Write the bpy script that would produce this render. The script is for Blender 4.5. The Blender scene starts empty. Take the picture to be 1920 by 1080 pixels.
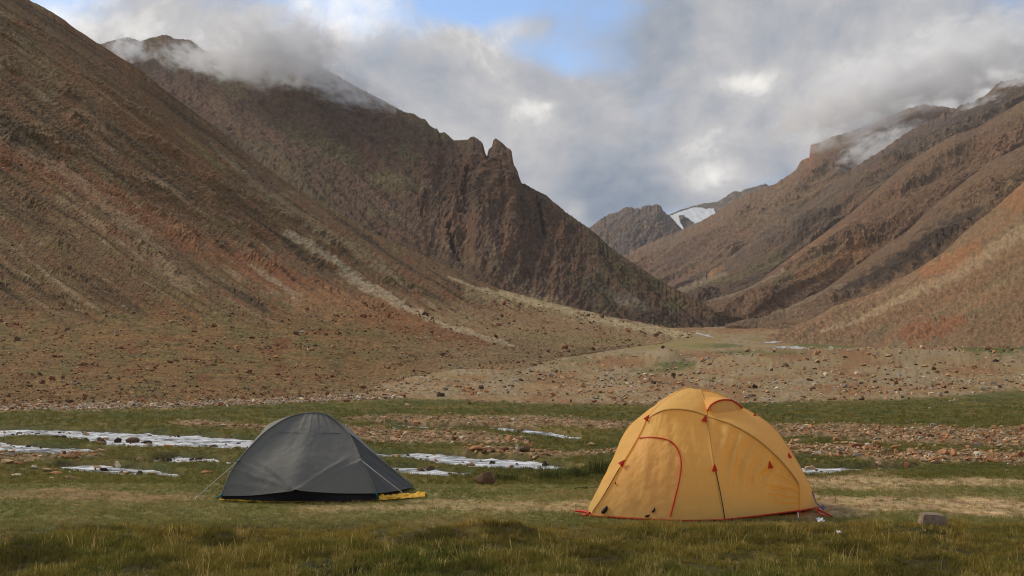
import bpy, bmesh, math, random
import numpy as np
from mathutils import Vector, Matrix

random.seed(7)
RNG = np.random.default_rng(11)
SC = bpy.context.scene
COL = SC.collection

# ------------------------------------------------------------------ camera
CAM_H, FPX, CX, CY = 1.6, 2000.0, 960.0, 540.0
PITCH = math.atan(150.0 / FPX)
cam_d = bpy.data.cameras.new('camera')
cam = bpy.data.objects.new('camera', cam_d)
COL.objects.link(cam)
cam_d.sensor_width = 36.0
cam_d.lens = 36.0 * FPX / 1920.0
cam_d.clip_start = 0.1
cam_d.clip_end = 40000.0
cam.location = (0, 0, CAM_H)
cam.rotation_euler = (math.radians(90) + PITCH, 0, 0)
SC.camera = cam
SC.render.engine = 'CYCLES'
SC.view_settings.view_transform = 'Standard'
SC.view_settings.look = 'None'
SC.view_settings.exposure = 0.3
SC.view_settings.gamma = 1.0
SC.cycles.use_denoising = True
SC.cycles.denoiser = 'OPENIMAGEDENOISE'
SC.cycles.denoising_input_passes = 'RGB_ALBEDO_NORMAL'
SC.cycles.denoising_prefilter = 'ACCURATE'
SC.cycles.filter_width = 1.15
SC.cycles.volume_bounces = 10
SC.cycles.max_bounces = 12
SC.cycles.diffuse_bounces = 3
SC.cycles.transparent_max_bounces = 6
SC.cycles.volume_step_rate = 2.0
SC.cycles.volume_max_steps = 96

_ca, _sa = math.cos(PITCH), math.sin(PITCH)

def W(px, py, Y):
    """a point of the place, Y metres north of the camera, seen in direction (px, py) of the photograph"""
    px, py, Y = np.asarray(px, float), np.asarray(py, float), np.asarray(Y, float)
    dx = (px - CX) / FPX
    dy = (CY - py) / FPX
    wy = _ca - dy * _sa
    wz = _sa + dy * _ca
    s = Y / wy
    return np.stack(np.broadcast_arrays(dx * s, Y, CAM_H + wz * s), -1)

def proj(P):
    P = np.asarray(P, float)
    x, y, z = P[..., 0], P[..., 1], P[..., 2] - CAM_H
    f = y * _ca + z * _sa
    u = -y * _sa + z * _ca
    return CX + FPX * x / f, CY - FPX * u / f

def pdir(px, py):
    v = W(px, py, 1.0) - np.array([0, 0, CAM_H])
    return v / np.linalg.norm(v)

# ------------------------------------------------------------------ sun and sky
SUN_EL, SUN_AZ = math.radians(40), math.radians(-56)   # azimuth from north (+Y), clockwise: ahead and to the left of the camera
sun_d = bpy.data.lights.new('sun', 'SUN')
sun = bpy.data.objects.new('sun', sun_d)
COL.objects.link(sun)
sun_d.energy = 2.3
sun_d.angle = math.radians(12)
sun_d.color = (1.0, 0.90, 0.74)
sv = Vector((math.sin(SUN_AZ) * math.cos(SUN_EL), math.cos(SUN_AZ) * math.cos(SUN_EL), math.sin(SUN_EL)))
sun.rotation_euler = (-sv).to_track_quat('-Z', 'Y').to_euler()
sun.location = (-30, -30, 60)

world = bpy.data.worlds.new('World')
SC.world = world
world.use_nodes = True

class NT:
    """small helper for node trees"""
    def __init__(self, tree):
        self.t = tree
        tree.nodes.clear()
    def n(self, typ, **kw):
        nd = self.t.nodes.new(typ)
        for k, v in kw.items():
            setattr(nd, k, v)
        return nd
    def put(self, sock, v):
        if hasattr(v, 'default_value') or hasattr(v, 'is_output'):
            self.t.links.new(v, sock)
        else:
            sock.default_value = v
    def m(self, op, a, b=None, c=None, clamp=False):
        nd = self.n('ShaderNodeMath', operation=op, use_clamp=clamp)
        for i, v in enumerate((a, b, c)):
            if v is not None:
                self.put(nd.inputs[i], v)
        return nd.outputs[0]
    def vm(self, op, a, b=None, scale=None):
        nd = self.n('ShaderNodeVectorMath', operation=op)
        self.put(nd.inputs[0], a)
        if b is not None:
            self.put(nd.inputs[1], b)
        if scale is not None:
            self.put(nd.inputs['Scale'], scale)
        return nd.outputs['Value'] if op in ('LENGTH', 'DISTANCE', 'DOT_PRODUCT') else nd.outputs[0]
    def noise(self, vec, scale, detail=5.0, rough=0.55, dist=0.0, lac=2.0):
        nd = self.n('ShaderNodeTexNoise')
        if vec is not None:
            self.put(nd.inputs['Vector'], vec)
        self.put(nd.inputs['Scale'], scale)
        self.put(nd.inputs['Detail'], detail)
        self.put(nd.inputs['Roughness'], rough)
        self.put(nd.inputs['Lacunarity'], lac)
        self.put(nd.inputs['Distortion'], dist)
        return nd.outputs[0]
    def ss(self, v, a, b, lo=0.0, hi=1.0):
        nd = self.n('ShaderNodeMapRange', interpolation_type='SMOOTHSTEP')
        self.put(nd.inputs[0], v)
        for i, x in enumerate((a, b, lo, hi)):
            self.put(nd.inputs[i + 1], x)
        return nd.outputs[0]
    def mix(self, f, a, b, blend='MIX'):
        nd = self.n('ShaderNodeMix', data_type='RGBA', blend_type=blend)
        self.put(nd.inputs[0], f)
        self.put(nd.inputs[6], a if not isinstance(a, tuple) else (*a[:3], 1))
        self.put(nd.inputs[7], b if not isinstance(b, tuple) else (*b[:3], 1))
        return nd.outputs[2]
    def link(self, a, b):
        self.t.links.new(a, b)

w = NT(world.node_tree)
tc = w.n('ShaderNodeTexCoord').outputs['Generated']
sep = w.n('ShaderNodeSeparateXYZ'); w.link(tc, sep.inputs[0])
sky = w.n('ShaderNodeTexSky', sky_type='NISHITA', sun_disc=False, sun_elevation=SUN_EL,
          sun_rotation=SUN_AZ, altitude=1500.0, air_density=1.0, dust_density=0.3, ozone_density=1.2)
zc = w.m('ADD', w.m('ABSOLUTE', sep.outputs[2]), 0.80)
cmb = w.n('ShaderNodeCombineXYZ')
w.link(w.m('DIVIDE', sep.outputs[0], zc), cmb.inputs[0])
w.link(w.m('DIVIDE', sep.outputs[1], zc), cmb.inputs[1])
P2d = cmb.outputs[0]
warp = w.n('ShaderNodeTexNoise'); w.link(P2d, warp.inputs['Vector'])
warp.inputs['Scale'].default_value = 4.4; warp.inputs['Detail'].default_value = 3.0
pw = w.vm('ADD', P2d, w.vm('SCALE', w.vm('SUBTRACT', warp.outputs[1], (0.5, 0.5, 0.5)), scale=0.16))
nA = w.noise(w.vm('ADD', pw, (3.1, 1.7, 0.0)), 4.6, 9.0, 0.56)
nB = w.noise(w.vm('ADD', pw, (8.3, 4.2, 2.0)), 9.0, 10.0, 0.60)
nC = w.noise(w.vm('ADD', pw, (1.3, 9.2, 5.0)), 2.6, 4.0, 0.5)
nE = w.noise(w.vm('ADD', tc, (1.3, 0.2, 5.0)), 17.0, 7.0, 0.6)

def blob(px, py, sx, sy=None, amp=1.0):
    """soft patch round a direction of the sky"""
    sy = sy or sx
    d0 = pdir(px, py)
    df = w.vm('SUBTRACT', tc, tuple(d0))
    df = w.vm('MULTIPLY', df, (FPX / sx, FPX / sx, FPX / sy))
    l = w.vm('LENGTH', df)
    g = w.m('POWER', 2.71828, w.m('MULTIPLY', w.m('MULTIPLY', l, l), -1.0))
    return w.m('MULTIPLY', g, amp)

def addall(lst):
    r = lst[0]
    for x in lst[1:]:
        r = w.m('ADD', r, x)
    return r

cover = addall([nA, w.m('MULTIPLY', w.m('SUBTRACT', nE, 0.5), 0.20),
    blob(890, 8, 105, 46, -0.30), blob(1010, 85, 90, 36, -0.09), blob(1130, 20, 120, 30, -0.10),
    blob(1350, 135, 60, 28, -0.10), blob(1090, 330, 130, 60, 0.22), blob(1480, 40, 170, 90, 0.16), blob(1060, 120, 60, 24, -0.10), blob(500, 120, 420, 90, 0.15), blob(880, 170, 200, 80, 0.18), blob(1650, 180, 330, 130, 0.25),
    blob(1200, 330, 300, 100, 0.12), blob(1230, 60, 130, 80, 0.10), blob(990, 50, 70, 26, 0.12)])
blue_mask = w.ss(cover, 0.33, 0.58)           # 0: open sky, 1: cloud
shade = addall([w.m('MULTIPLY', nB, 0.95), w.m('MULTIPLY', nC, 0.35), w.m('MULTIPLY', nE, 0.55),
    blob(660, 15, 130, 48, 0.42), blob(240, 50, 240, 90, 0.16), blob(1200, 380, 190, 70, -0.26), blob(1300, 180, 400, 170, 0.04),
    blob(1325, 338, 60, 30, 0.24), blob(1078, 400, 24, 26, 0.26), blob(1700, 190, 300, 120, 0.07), blob(1385, 155, 60, 22, 0.26),
    blob(1028, 197, 14, 9, 0.10), blob(985, 205, 44, 20, 0.2), blob(500, 150, 300, 60, -0.06), blob(1450, 200, 80, 100, -0.04)])
ramp = w.n('ShaderNodeValToRGB')
w.link(w.ss(shade, 0.46, 1.48), ramp.inputs[0])
el = ramp.color_ramp.elements
el[0].position = 0.0; el[0].color = (0.15, 0.20, 0.28, 1)
el[1].position = 1.0; el[1].color = (0.98, 0.95, 0.90, 1)
for p, c in ((0.22, (0.27, 0.305, 0.36, 1)), (0.42, (0.37, 0.38, 0.41, 1)), (0.62, (0.475, 0.47, 0.475, 1)), (0.80, (0.72, 0.70, 0.67, 1))):
    e = el.new(p); e.color = c
bg1 = w.n('ShaderNodeBackground'); w.link(sky.outputs[0], bg1.inputs[0]); bg1.inputs[1].default_value = 0.15
bg2 = w.n('ShaderNodeBackground'); w.link(ramp.outputs[0], bg2.inputs[0]); bg2.inputs[1].default_value = 1.0
mxs = w.n('ShaderNodeMixShader')
w.link(blue_mask, mxs.inputs[0]); w.link(bg1.outputs[0], mxs.inputs[1]); w.link(bg2.outputs[0], mxs.inputs[2])
wo = w.n('ShaderNodeOutputWorld'); w.link(mxs.outputs[0], wo.inputs[0])

# ------------------------------------------------------------------ numpy noise
_PERM = np.random.default_rng(3).permutation(4096).astype(np.int32)
_G = np.random.default_rng(4).uniform(0, 2 * np.pi, 4096)
_GX, _GY = np.cos(_G).astype(np.float32), np.sin(_G).astype(np.float32)

def pn(x, y, seed=0):
    x = np.asarray(x, np.float32); y = np.asarray(y, np.float32)
    xf, yf = np.floor(x), np.floor(y)
    xi, yi = xf.astype(np.int32), yf.astype(np.int32)
    fx, fy = x - xf, y - yf
    u, v = fx * fx * fx * (fx * (fx * 6 - 15) + 10), fy * fy * fy * (fy * (fy * 6 - 15) + 10)
    def g(i, j, dx, dy):
        h = _PERM[(_PERM[(xi + i + seed * 131) & 4095] + yi + j) & 4095]
        return _GX[h] * dx + _GY[h] * dy
    a = g(0, 0, fx, fy); b = g(1, 0, fx - 1, fy); c = g(0, 1, fx, fy - 1); d = g(1, 1, fx - 1, fy - 1)
    ab = a + u * (b - a); cd = c + u * (d - c)
    return (ab + v * (cd - ab)) * 1.5            # about -1..1

def fbm(x, y, seed=0, o=4, r=0.5):
    s, a, t = 0.0, 1.0, 0.0
    for k in range(o):
        s = s + a * pn(x * 2 ** k + 17.3 * k, y * 2 ** k + 5.1 * k, seed + k)
        t += a; a *= r
    return s / t * 1.4

def ridged(x, y, seed=0, o=4, r=0.5):
    s, a, t = 0.0, 1.0, 0.0
    for k in range(o):
        s = s + a * (1 - 2 * np.abs(pn(x * 2 ** k + 9.7 * k, y * 2 ** k + 3.3 * k, seed + k)))
        t += a; a *= r
    return s / t

def sstep(x, a, b):
    t = np.clip((x - a) / (b - a), 0, 1)
    return t * t * (3 - 2 * t)

def mixc(c, d, f):
    return c + (np.asarray(d) - c) * f[..., None]

def srgb(r, g, b, k=1.0):
    v = np.array([r, g, b], float) / 255
    l = np.where(v < 0.04045, v / 12.92, ((v + 0.055) / 1.055) ** 2.4) * k
    l = l * np.array([1.0, 1.0, 0.95])
    return l * 0.88 + 0.12 * (l @ np.array([0.25, 0.6, 0.15]))

# ------------------------------------------------------------------ mesh helpers
def mesh_np(name, V, F, mat=None, smooth=True, cols=None, parent=None, uvl=None):
    V = np.asarray(V, np.float32).reshape(-1, 3); F = np.asarray(F, np.int32)
    me = bpy.data.meshes.new(name)
    k = F.shape[1]
    me.vertices.add(len(V)); me.vertices.foreach_set('co', V.ravel())
    me.loops.add(F.size); me.loops.foreach_set('vertex_index', F.ravel())
    me.polygons.add(len(F)); me.polygons.foreach_set('loop_start', np.arange(0, F.size, k, dtype=np.int32))
    me.polygons.foreach_set('loop_total', np.full(len(F), k, np.int32))
    me.polygons.foreach_set('use_smooth', np.full(len(F), smooth, bool))
    if cols is not None:
        at = me.color_attributes.new('tint', 'FLOAT_COLOR', 'POINT')
        c4 = np.ones((len(V), 4), np.float32); c4[:, :3] = np.asarray(cols).reshape(-1, 3)
        at.data.foreach_set('color', c4.ravel())
    me.update(calc_edges=True)
    me.validate()
    if mat: me.materials.append(mat)
    o = bpy.data.objects.new(name, me); COL.objects.link(o)
    if parent: o.parent = parent
    return o

def grid_faces(nr, nc, flip=False):
    i = np.arange(nr - 1)[:, None] * nc + np.arange(nc - 1)[None]
    F = np.stack([i, i + 1, i + nc + 1, i + nc], -1).reshape(-1, 4)
    return F[:, ::-1] if flip else F

def tag(o, label=None, cat=None, group=None, kind=None):
    if label: o['label'] = label
    if cat: o['category'] = cat
    if group: o['group'] = group
    if kind: o['kind'] = kind
    return o

def empty(name, loc):
    o = bpy.data.objects.new(name, None); COL.objects.link(o); o.location = loc; o.empty_display_size = 0.2
    return o

# ------------------------------------------------------------------ materials
def new_mat(name):
    m = bpy.data.materials.new(name); m.use_nodes = True
    return m, NT(m.node_tree)

def out(nt, sh):
    o = nt.n('ShaderNodeOutputMaterial'); nt.link(sh, o.inputs[0]); return o

def terrain_mat(name, s1, s2, bump, contrast=0.5, rough=0.95, dist1=1.0):
    """vertex tint times grain in metres, with relief"""
    m, t = new_mat(name)
    at = t.n('ShaderNodeAttribute', attribute_name='tint').outputs[0]
    ob = t.n('ShaderNodeTexCoord').outputs['Object']
    a = t.noise(ob, s1, 6.0, 0.65)
    b = t.noise(ob, s2, 5.0, 0.7)
    f = t.m('ADD', t.m('MULTIPLY', t.m('SUBTRACT', a, 0.5), contrast * 3.2), t.m('MULTIPLY', t.m('SUBTRACT', b, 0.5), contrast * 3.2))
    g = t.m('ADD', f, 1.0)
    col = t.vm('SCALE', at, scale=t.m('MAXIMUM', g, 0.25))
    h = t.m('ADD', a, t.m('MULTIPLY', b, 0.5))
    bp = t.n('ShaderNodeBump'); bp.inputs['Strength'].default_value = bump; bp.inputs['Distance'].default_value = dist1
    t.link(h, bp.inputs['Height'])
    p = t.n('ShaderNodeBsdfPrincipled'); p.inputs['Roughness'].default_value = rough
    p.inputs['Specular IOR Level'].default_value = 0.1
    t.link(col, p.inputs['Base Color']); t.link(bp.outputs[0], p.inputs['Normal'])
    out(t, p.outputs[0])
    return m

def solid_mat(name, col, rough=0.7, spec=0.3, noise=0.0, nscale=20.0, bump=0.0, bdist=0.01):
    m, t = new_mat(name)
    p = t.n('ShaderNodeBsdfPrincipled'); p.inputs['Roughness'].default_value = rough
    p.inputs['Specular IOR Level'].default_value = spec
    ob = t.n('ShaderNodeTexCoord').outputs['Object']
    a = t.noise(ob, nscale, 5.0, 0.6)
    g = t.m('ADD', t.m('MULTIPLY', t.m('SUBTRACT', a, 0.5), 2 * noise), 1.0)
    t.link(t.vm('SCALE', tuple(col), scale=g), p.inputs['Base Color'])
    if bump:
        bp = t.n('ShaderNodeBump'); bp.inputs['Strength'].default_value = bump; bp.inputs['Distance'].default_value = bdist
        t.link(a, bp.inputs['Height']); t.link(bp.outputs[0], p.inputs['Normal'])
    out(t, p.outputs[0])
    return m

def fabric_mat(name, col, trans, rough=0.55, weave=900.0, noise=0.10):
    m, t = new_mat(name)
    ob = t.n('ShaderNodeTexCoord').outputs['Object']
    a = t.noise(ob, 3.0, 5.0, 0.6); b = t.noise(ob, 9.0, 6.0, 0.65)
    g = t.m('ADD', t.m('MULTIPLY', t.m('ADD', t.m('SUBTRACT', a, 0.5), t.m('MULTIPLY', t.m('SUBTRACT', b, 0.5), 0.6)), 2 * noise), 1.0)
    fine = t.noise(ob, 38.0, 4.0, 0.7)
    g = t.m('ADD', g, t.m('MULTIPLY', t.m('SUBTRACT', fine, 0.5), 0.12))
    c = t.vm('SCALE', tuple(col), scale=g)
    bp = t.n('ShaderNodeBump'); bp.inputs['Strength'].default_value = 0.45; bp.inputs['Distance'].default_value = 0.02
    t.link(b, bp.inputs['Height'])
    p = t.n('ShaderNodeBsdfPrincipled'); p.inputs['Roughness'].default_value = rough; p.inputs['Specular IOR Level'].default_value = 0.25
    t.link(c, p.inputs['Base Color']); t.link(bp.outputs[0], p.inputs['Normal'])
    tr = t.n('ShaderNodeBsdfTranslucent'); t.link(c, tr.inputs[0])
    mx = t.n('ShaderNodeMixShader'); mx.inputs[0].default_value = trans
    t.link(p.outputs[0], mx.inputs[1]); t.link(tr.outputs[0], mx.inputs[2])
    out(t, mx.outputs[0])
    return m

# ------------------------------------------------------------------ valley floor and meadow
def floor_z(r):
    return np.interp(r, [0, 42, 60, 100, 160, 300, 400, 600, 1000, 1500, 2500, 9000, 20000],
                     [0, 0, 0.08, 0.35, 1.1, 5.2, 9.0, 17, 38, 64, 118, 320, 500])

# bands on the meadow: (px, far edge py, near edge py), read off the flat ground
CH = [
    [(-400, 796, 815), (0, 802, 818), (80, 803, 817), (160, 805, 822), (200, 806, 835), (300, 811, 836), (400, 815, 838), (475, 820, 842), (600, 832, 848), (690, 843, 852), (760, 846, 858), (830, 848, 868), (900, 852, 874), (1000, 858, 878), (1050, 867, 880), (1082, 876, 880)],
    [(-300, 820, 838), (0, 826, 842), (60, 830, 848), (130, 835, 850), (190, 840, 846), (215, 842, 844)],
    [(85, 867, 869), (110, 866, 875), (150, 866, 882), (220, 868, 886), (280, 873, 888), (350, 885, 890), (370, 888, 889)],
    [(235, 858, 860), (290, 856, 862), (340, 850, 866), (400, 854, 868), (445, 860, 871), (520, 864, 874), (620, 866, 874), (720, 867, 874), (760, 869, 885), (820, 874, 888), (880, 880, 887), (893, 883, 885)],
    [(895, 799, 800), (930, 799, 805), (960, 801, 809), (1020, 805, 815), (1060, 812, 818), (1090, 816, 818)],
    [(1250, 866, 876), (1490, 868, 885), (1540, 871, 885), (1600, 872, 880), (1650, 872, 877), (1715, 872, 874)],
    [(700, 792, 794), (790, 796, 800), (860, 798, 801), (900, 799, 800)],
]
GB = [  # gravel bars
    [(650, 786, 790), (740, 779, 791), (800, 780, 800), (900, 780, 800), (1000, 781, 801), (1100, 787, 804), (1190, 792, 806), (1260, 797, 806)],
    [(620, 803, 810), (660, 803, 822), (720, 805, 832), (800, 808, 833), (900, 815, 833), (980, 824, 838), (1000, 832, 838)],
    [(870, 842, 850), (940, 840, 854), (1020, 845, 858), (1050, 850, 858), (1180, 842, 850)],
    [(1380, 800, 815), (1450, 796, 822), (1500, 797, 816), (1600, 798, 826), (1700, 800, 833), (1800, 804, 839), (1920, 800, 843), (2300, 800, 845)],
    [(1440, 836, 850), (1480, 835, 857), (1560, 836, 859), (1640, 836, 852), (1660, 842, 850)],
    [(1600, 858, 864), (1640, 854, 869), (1720, 846, 869), (1800, 848, 869), (1920, 852, 871), (2300, 852, 871)],
    [(330, 790, 797), (400, 791, 803), (470, 797, 806), (560, 800, 812)],
    [(-300, 846, 862), (0, 848, 864), (60, 852, 862), (160, 852, 862), (200, 848, 858)],
]
STRIP = [(-200, 757, 772), (0, 757, 771), (250, 756, 767), (480, 752, 760), (640, 747, 753), (760, 746, 750)]
SOIL = [
    [(1440, 893, 912), (1560, 889, 916), (1700, 890, 913), (1800, 893, 908), (1920, 895, 906), (2300, 895, 906)],
    [(1480, 928, 962), (1600, 926, 960), (1700, 930, 952), (1800, 928, 962), (1920, 930, 964), (2300, 930, 962)],
    [(780, 936, 944), (860, 932, 952), (980, 934, 954), (1080, 936, 956), (1150, 940, 954)],
    [(-200, 912, 936), (0, 914, 936), (200, 916, 936), (330, 920, 934), (410, 925, 932)],
    [(560, 944, 958), (700, 942, 956), (820, 944, 954)],
]

def band(px, py, b, soft, wob=0.0):
    """1 inside the band, falling to 0 outside"""
    b = np.array(b, float)
    t = np.interp(px, b[:, 0], b[:, 1]); n = np.interp(px, b[:, 0], b[:, 2])
    d = np.minimum(py - t, n - py) + wob
    d = np.minimum(d, np.minimum(px - b[0, 0], b[-1, 0] - px) * 0.15)
    return sstep(d, -soft, soft)

def meadow_px(x, y):
    y = np.maximum(y, 0.5)
    return CX + FPX * x / y, 690 + 2000 * CAM_H / y

def zones(x, y):
    px, py = meadow_px(x, y)
    wob = 2.5 * fbm(x * 1.1, y * 0.9, 21, 4)
    ch = np.zeros_like(px); gb = np.zeros_like(px); so = np.zeros_like(px)
    for b in CH: ch = np.maximum(ch, band(px, py, b, 1.6, wob * 0.7 + 0.5))
    for b in GB: gb = np.maximum(gb, band(px, py, b, 3.0, wob * 1.6))
    for b in SOIL: so = np.maximum(so, band(px, py, b, 6.0, wob * 4))
    f = sstep(y, 12, 14) * (1 - sstep(y, 45, 50))
    ch = ch * f; gb = gb * f; so = so * sstep(y, 10.9, 11.6) * (1 - sstep(y, 45, 50))
    edge = np.interp(px, [-400, 0, 300, 480, 640, 800, 1000, 1200, 1300, 1450, 1600, 1700, 1780, 1920, 2400],
                     [772, 772, 766, 760, 752, 751, 757, 760, 757, 757, 753, 750, 745, 738, 735])
    mead = sstep(py + wob * 1.6 + 2 * fbm(x * .12, y * .06, 5, 3), edge - 3, edge + 3)     # 1: meadow, 0: rubble beyond
    return px, py, ch, gb, so, mead

def hummocks(x, y):
    near = 1 - sstep(y + 0.5 * fbm(x * .5, y * .5, 31, 2), 10.3, 11.2)
    h = ridged(x * 0.75, y * 0.62, 33, 3, 0.45) * 0.5 + 0.5
    b = fbm(x * 0.35, y * 0.3, 35, 2)
    return near * (0.20 * (1 - h) ** 1.0 + 0.07 * b - 0.06), near

def ground_z(x, y):
    x = np.asarray(x, float); y = np.asarray(y, float)
    r = np.where(y > 0, y, 0)
    z = floor_z(r)
    px, py, ch, gb, so, mead = zones(x, y)
    hm, near = hummocks(x, y)
    z = z + np.where(y > 2, hm + 0.025 * near * dark_mask(px, py), 0)
    mid = sstep(y, 10.8, 12) * (1 - sstep(y, 48, 55))
    z = z + mid * 0.012 * fbm(x * 0.9, y * 0.9, 41, 3)
    str_ = sstep(y, 15.3, 17) * (1 - sstep(y, 44, 50))
    z = z + str_ * (0.035 + 0.035 * fbm(x * 0.5, y * 0.4, 43, 3))
    z = z + gb * (0.02 + 0.03 * fbm(x * 2.5, y * 2.0, 44, 2))
    z = np.where(ch > 0, z * (1 - ch) + ch * -0.20, z)
    far = sstep(y, 46, 75)
    rub = far * (1 - sstep(y, 300, 900))
    z = z + rub * (0.22 * fbm(x * 0.07, y * 0.045, 51, 4) + 0.10 * fbm(x * 0.4, y * 0.25, 52, 3) + 0.10)
    # moraine ridge across the valley on the right
    pxx = px
    cr = sstep(pxx, 1190, 1480) * np.exp(-((y - (165 - 0.10 * (x - 40))) / 52.0) ** 2)
    z = z + cr * (3.3 + 0.7 * fbm(x * 0.03, y * 0.03, 53, 3))
    # little pale moraine heap in the middle
    z = z + (2.6 + 1.2 * fbm(x * .12, y * .06, 54, 3)) * np.exp(-((pxx - 1245) / 38.0) ** 2 - ((y - 250) / 40.0) ** 2)
    z = z + 1.1 * np.exp(-((pxx - 900) / 130.0) ** 2 - ((y - 88) / 18.0) ** 2)
    return z

DARKS = [(800, 1005, 70, 14), (1125, 1032, 62, 18), (1710, 1052, 90, 26), (60, 1050, 110, 26), (590, 1042, 60, 12), (860, 1062, 50, 14), (1420, 1012, 60, 8), (420, 1010, 40, 10), (960, 1000, 60, 8), (180, 990, 60, 8), (1580, 1022, 50, 8), (300, 1050, 60, 10)]  # dark tussocks, with shaded hummock sides put into ground and grass colour
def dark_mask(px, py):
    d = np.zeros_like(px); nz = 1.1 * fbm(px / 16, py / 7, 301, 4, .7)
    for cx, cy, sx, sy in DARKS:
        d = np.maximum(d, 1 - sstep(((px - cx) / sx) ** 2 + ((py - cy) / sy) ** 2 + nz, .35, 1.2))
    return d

def build_ground():
    # radial sheet: fine where the camera looks, coarse behind it
    pyr = np.arange(1240, 700, -1.7)
    R = list(3200 / (pyr - 690))
    R = [0.6, 1.2, 2.0, 3.0, 4.2, 5.2] + [r for r in R if r > 5.6]
    while R[-1] < 1800: R.append(R[-1] * 1.018)
    while R[-1] < 8500: R.append(R[-1] * 1.12)
    R = np.array(R)
    fine = np.arctan((np.linspace(-260, 2180, 720) - CX) / FPX)
    a1, a0 = fine[-1], fine[0]
    A = np.concatenate([np.linspace(-math.pi, a0, 40, endpoint=False), fine, np.linspace(a1, math.pi, 41)[1:]])
    AA, RR = np.meshgrid(A, R)
    # in view the rows lie at equal depth
    d = np.where(np.abs(AA) < 1.0, RR / np.maximum(np.cos(AA), 0.5), RR / 0.5403)
    X, Y = d * np.sin(AA), d * np.cos(AA)
    Z = ground_z(X, Y)
    px, py, ch, gb, so, mead = zones(X, Y)
    pxr, pyr_ = proj(np.stack([X, np.maximum(Y, 1), Z], -1))
    # colours
    g1 = fbm(X * 0.8, Y * 0.5, 61, 4); g2 = fbm(X * 4, Y * 3, 62, 3); g3 = fbm(X * 0.18, Y * 0.12, 63, 3)
    olive, green, dry = srgb(86, 78, 32, 1.35), srgb(62, 68, 28, 1.35), srgb(120, 98, 50, 1.35)
    col = np.broadcast_to(olive, X.shape + (3,)).copy()
    col = mixc(col, green, sstep(g1, -0.25, 0.45))
    col = mixc(col, dry, sstep(g3 + 0.4 * g2, 0.15, 0.7) * 0.55)
    camp = sstep(Y, 10.9, 11.8) * (1 - sstep(Y, 15.5, 16.5))
    col = mixc(col, mixc(np.broadcast_to(srgb(104, 100, 56, 1.4), col.shape), srgb(134, 112, 74, 1.4), sstep(g2 + g1, 0.1, 0.9)), camp * 0.7)
    hm, near = hummocks(X, Y)
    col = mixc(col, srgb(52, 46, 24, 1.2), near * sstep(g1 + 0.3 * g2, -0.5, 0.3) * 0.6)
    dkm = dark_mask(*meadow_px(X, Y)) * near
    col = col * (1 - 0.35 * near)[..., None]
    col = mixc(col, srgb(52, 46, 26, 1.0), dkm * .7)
    soil = mixc(np.broadcast_to(srgb(170, 138, 98, 1.35), col.shape), srgb(138, 108, 74, 1.35), sstep(g2, -0.3, 0.5))
    redsoil = srgb(128, 92, 58, 1.35)
    soil = mixc(soil, redsoil, 1 - sstep(px, 380, 700))
    so = so * np.where(px < 1200, 0.6, 1.0)
    col = mixc(col, soil, so * (0.55 + 0.45 * sstep(g2 + 0.5 * g1, -0.6, 0.2)))
    peb = pn(X * 9, Y * 5, 65); 
    grav = mixc(np.broadcast_to(srgb(150, 118, 84, 1.2), col.shape), srgb(92, 72, 48, 1.2), sstep(peb, -0.4, 0.5))
    col = mixc(col, grav, gb * 0.85)
    col = mixc(col, srgb(70, 62, 40, 1.2), sstep(ch, 0.02, 0.4) * 0.8)
    # beyond the meadow: rubble, tan and grey, with rusty and grassy patches
    k1 = fbm(pxr / 110, pyr_ / 16, 71, 4); k2 = fbm(pxr / 14, pyr_ / 5, 72, 4); k3 = fbm(pxr / 60, pyr_ / 7, 73, 3)
    sp = fbm(pxr / 8, pyr_ / 3.4, 74, 3, .6)
    rub = np.broadcast_to(srgb(134, 110, 72, 1.2), col.shape).copy()
    rub = mixc(rub, srgb(140, 120, 90, 1.15), sstep(k1, -0.2, 0.5))
    rub = mixc(rub, srgb(130, 94, 58, 1.2), sstep(k1 + 0.3 * k2, 0.05, -0.5))
    rub = mixc(rub, srgb(108, 96, 52, 1.4), sstep(k3 + 0.6 * k1, 0.42, 0.75) * 0.8)
    rub = mixc(rub, srgb(98, 76, 52, 1.3), sstep(sp, 0.05, 0.75) * 0.8)
    rub = mixc(rub, srgb(168, 146, 114, 1.2), sstep(sp, -0.30, -0.85) * 0.6)
    left_t = 1 - sstep(px, 250, 700)
    rub = mixc(rub, srgb(150, 122, 92, 1.3), left_t * 0.5)
    def patch(cx, cy, sx, sy, c, a=1.0, wob=0.6):
        nonlocal rub
        dd = ((pxr - cx) / sx) ** 2 + ((pyr_ - cy) / sy) ** 2 + wob * fbm(pxr / 20, pyr_ / 5, 77, 3)
        rub = mixc(rub, c, (1 - sstep(dd, 0.5, 1.2)) * a * sstep(Y, 60, 70))
    gg = srgb(78, 80, 34, 1.4)
    patch(1268, 684, 42, 8, gg); patch(1240, 694, 60, 4, gg, .7); patch(1870, 650, 75, 13, gg); patch(1560, 647, 80, 6, gg, .8); patch(1330, 648, 60, 5, gg, .8)
    patch(1230, 642, 130, 16, srgb(124, 110, 62, 1.35), .7); patch(1140, 625, 130, 10, srgb(128, 94, 58, 1.35), .6); patch(1420, 661, 90, 4, gg, .7); patch(1245, 660, 40, 9, srgb(146, 126, 96, 1.15), .6, 1.0)
    patch(700, 748, 40, 4, srgb(132, 116, 52, 1.35), .8); patch(1900, 744, 120, 5, srgb(112, 96, 46, 1.35), .8); patch(1080, 675, 40, 4, gg, .5); patch(1010, 640, 40, 4, gg, .6)
    patch(1000, 728, 260, 7, srgb(152, 114, 74, 1.2), .5); patch(1440, 600, 60, 12, srgb(118, 92, 66, 1.35), .6)
    col = mixc(col, rub, 1 - mead)
    V = np.stack([X, Y, Z], -1)
    nr, nc = X.shape
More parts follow.
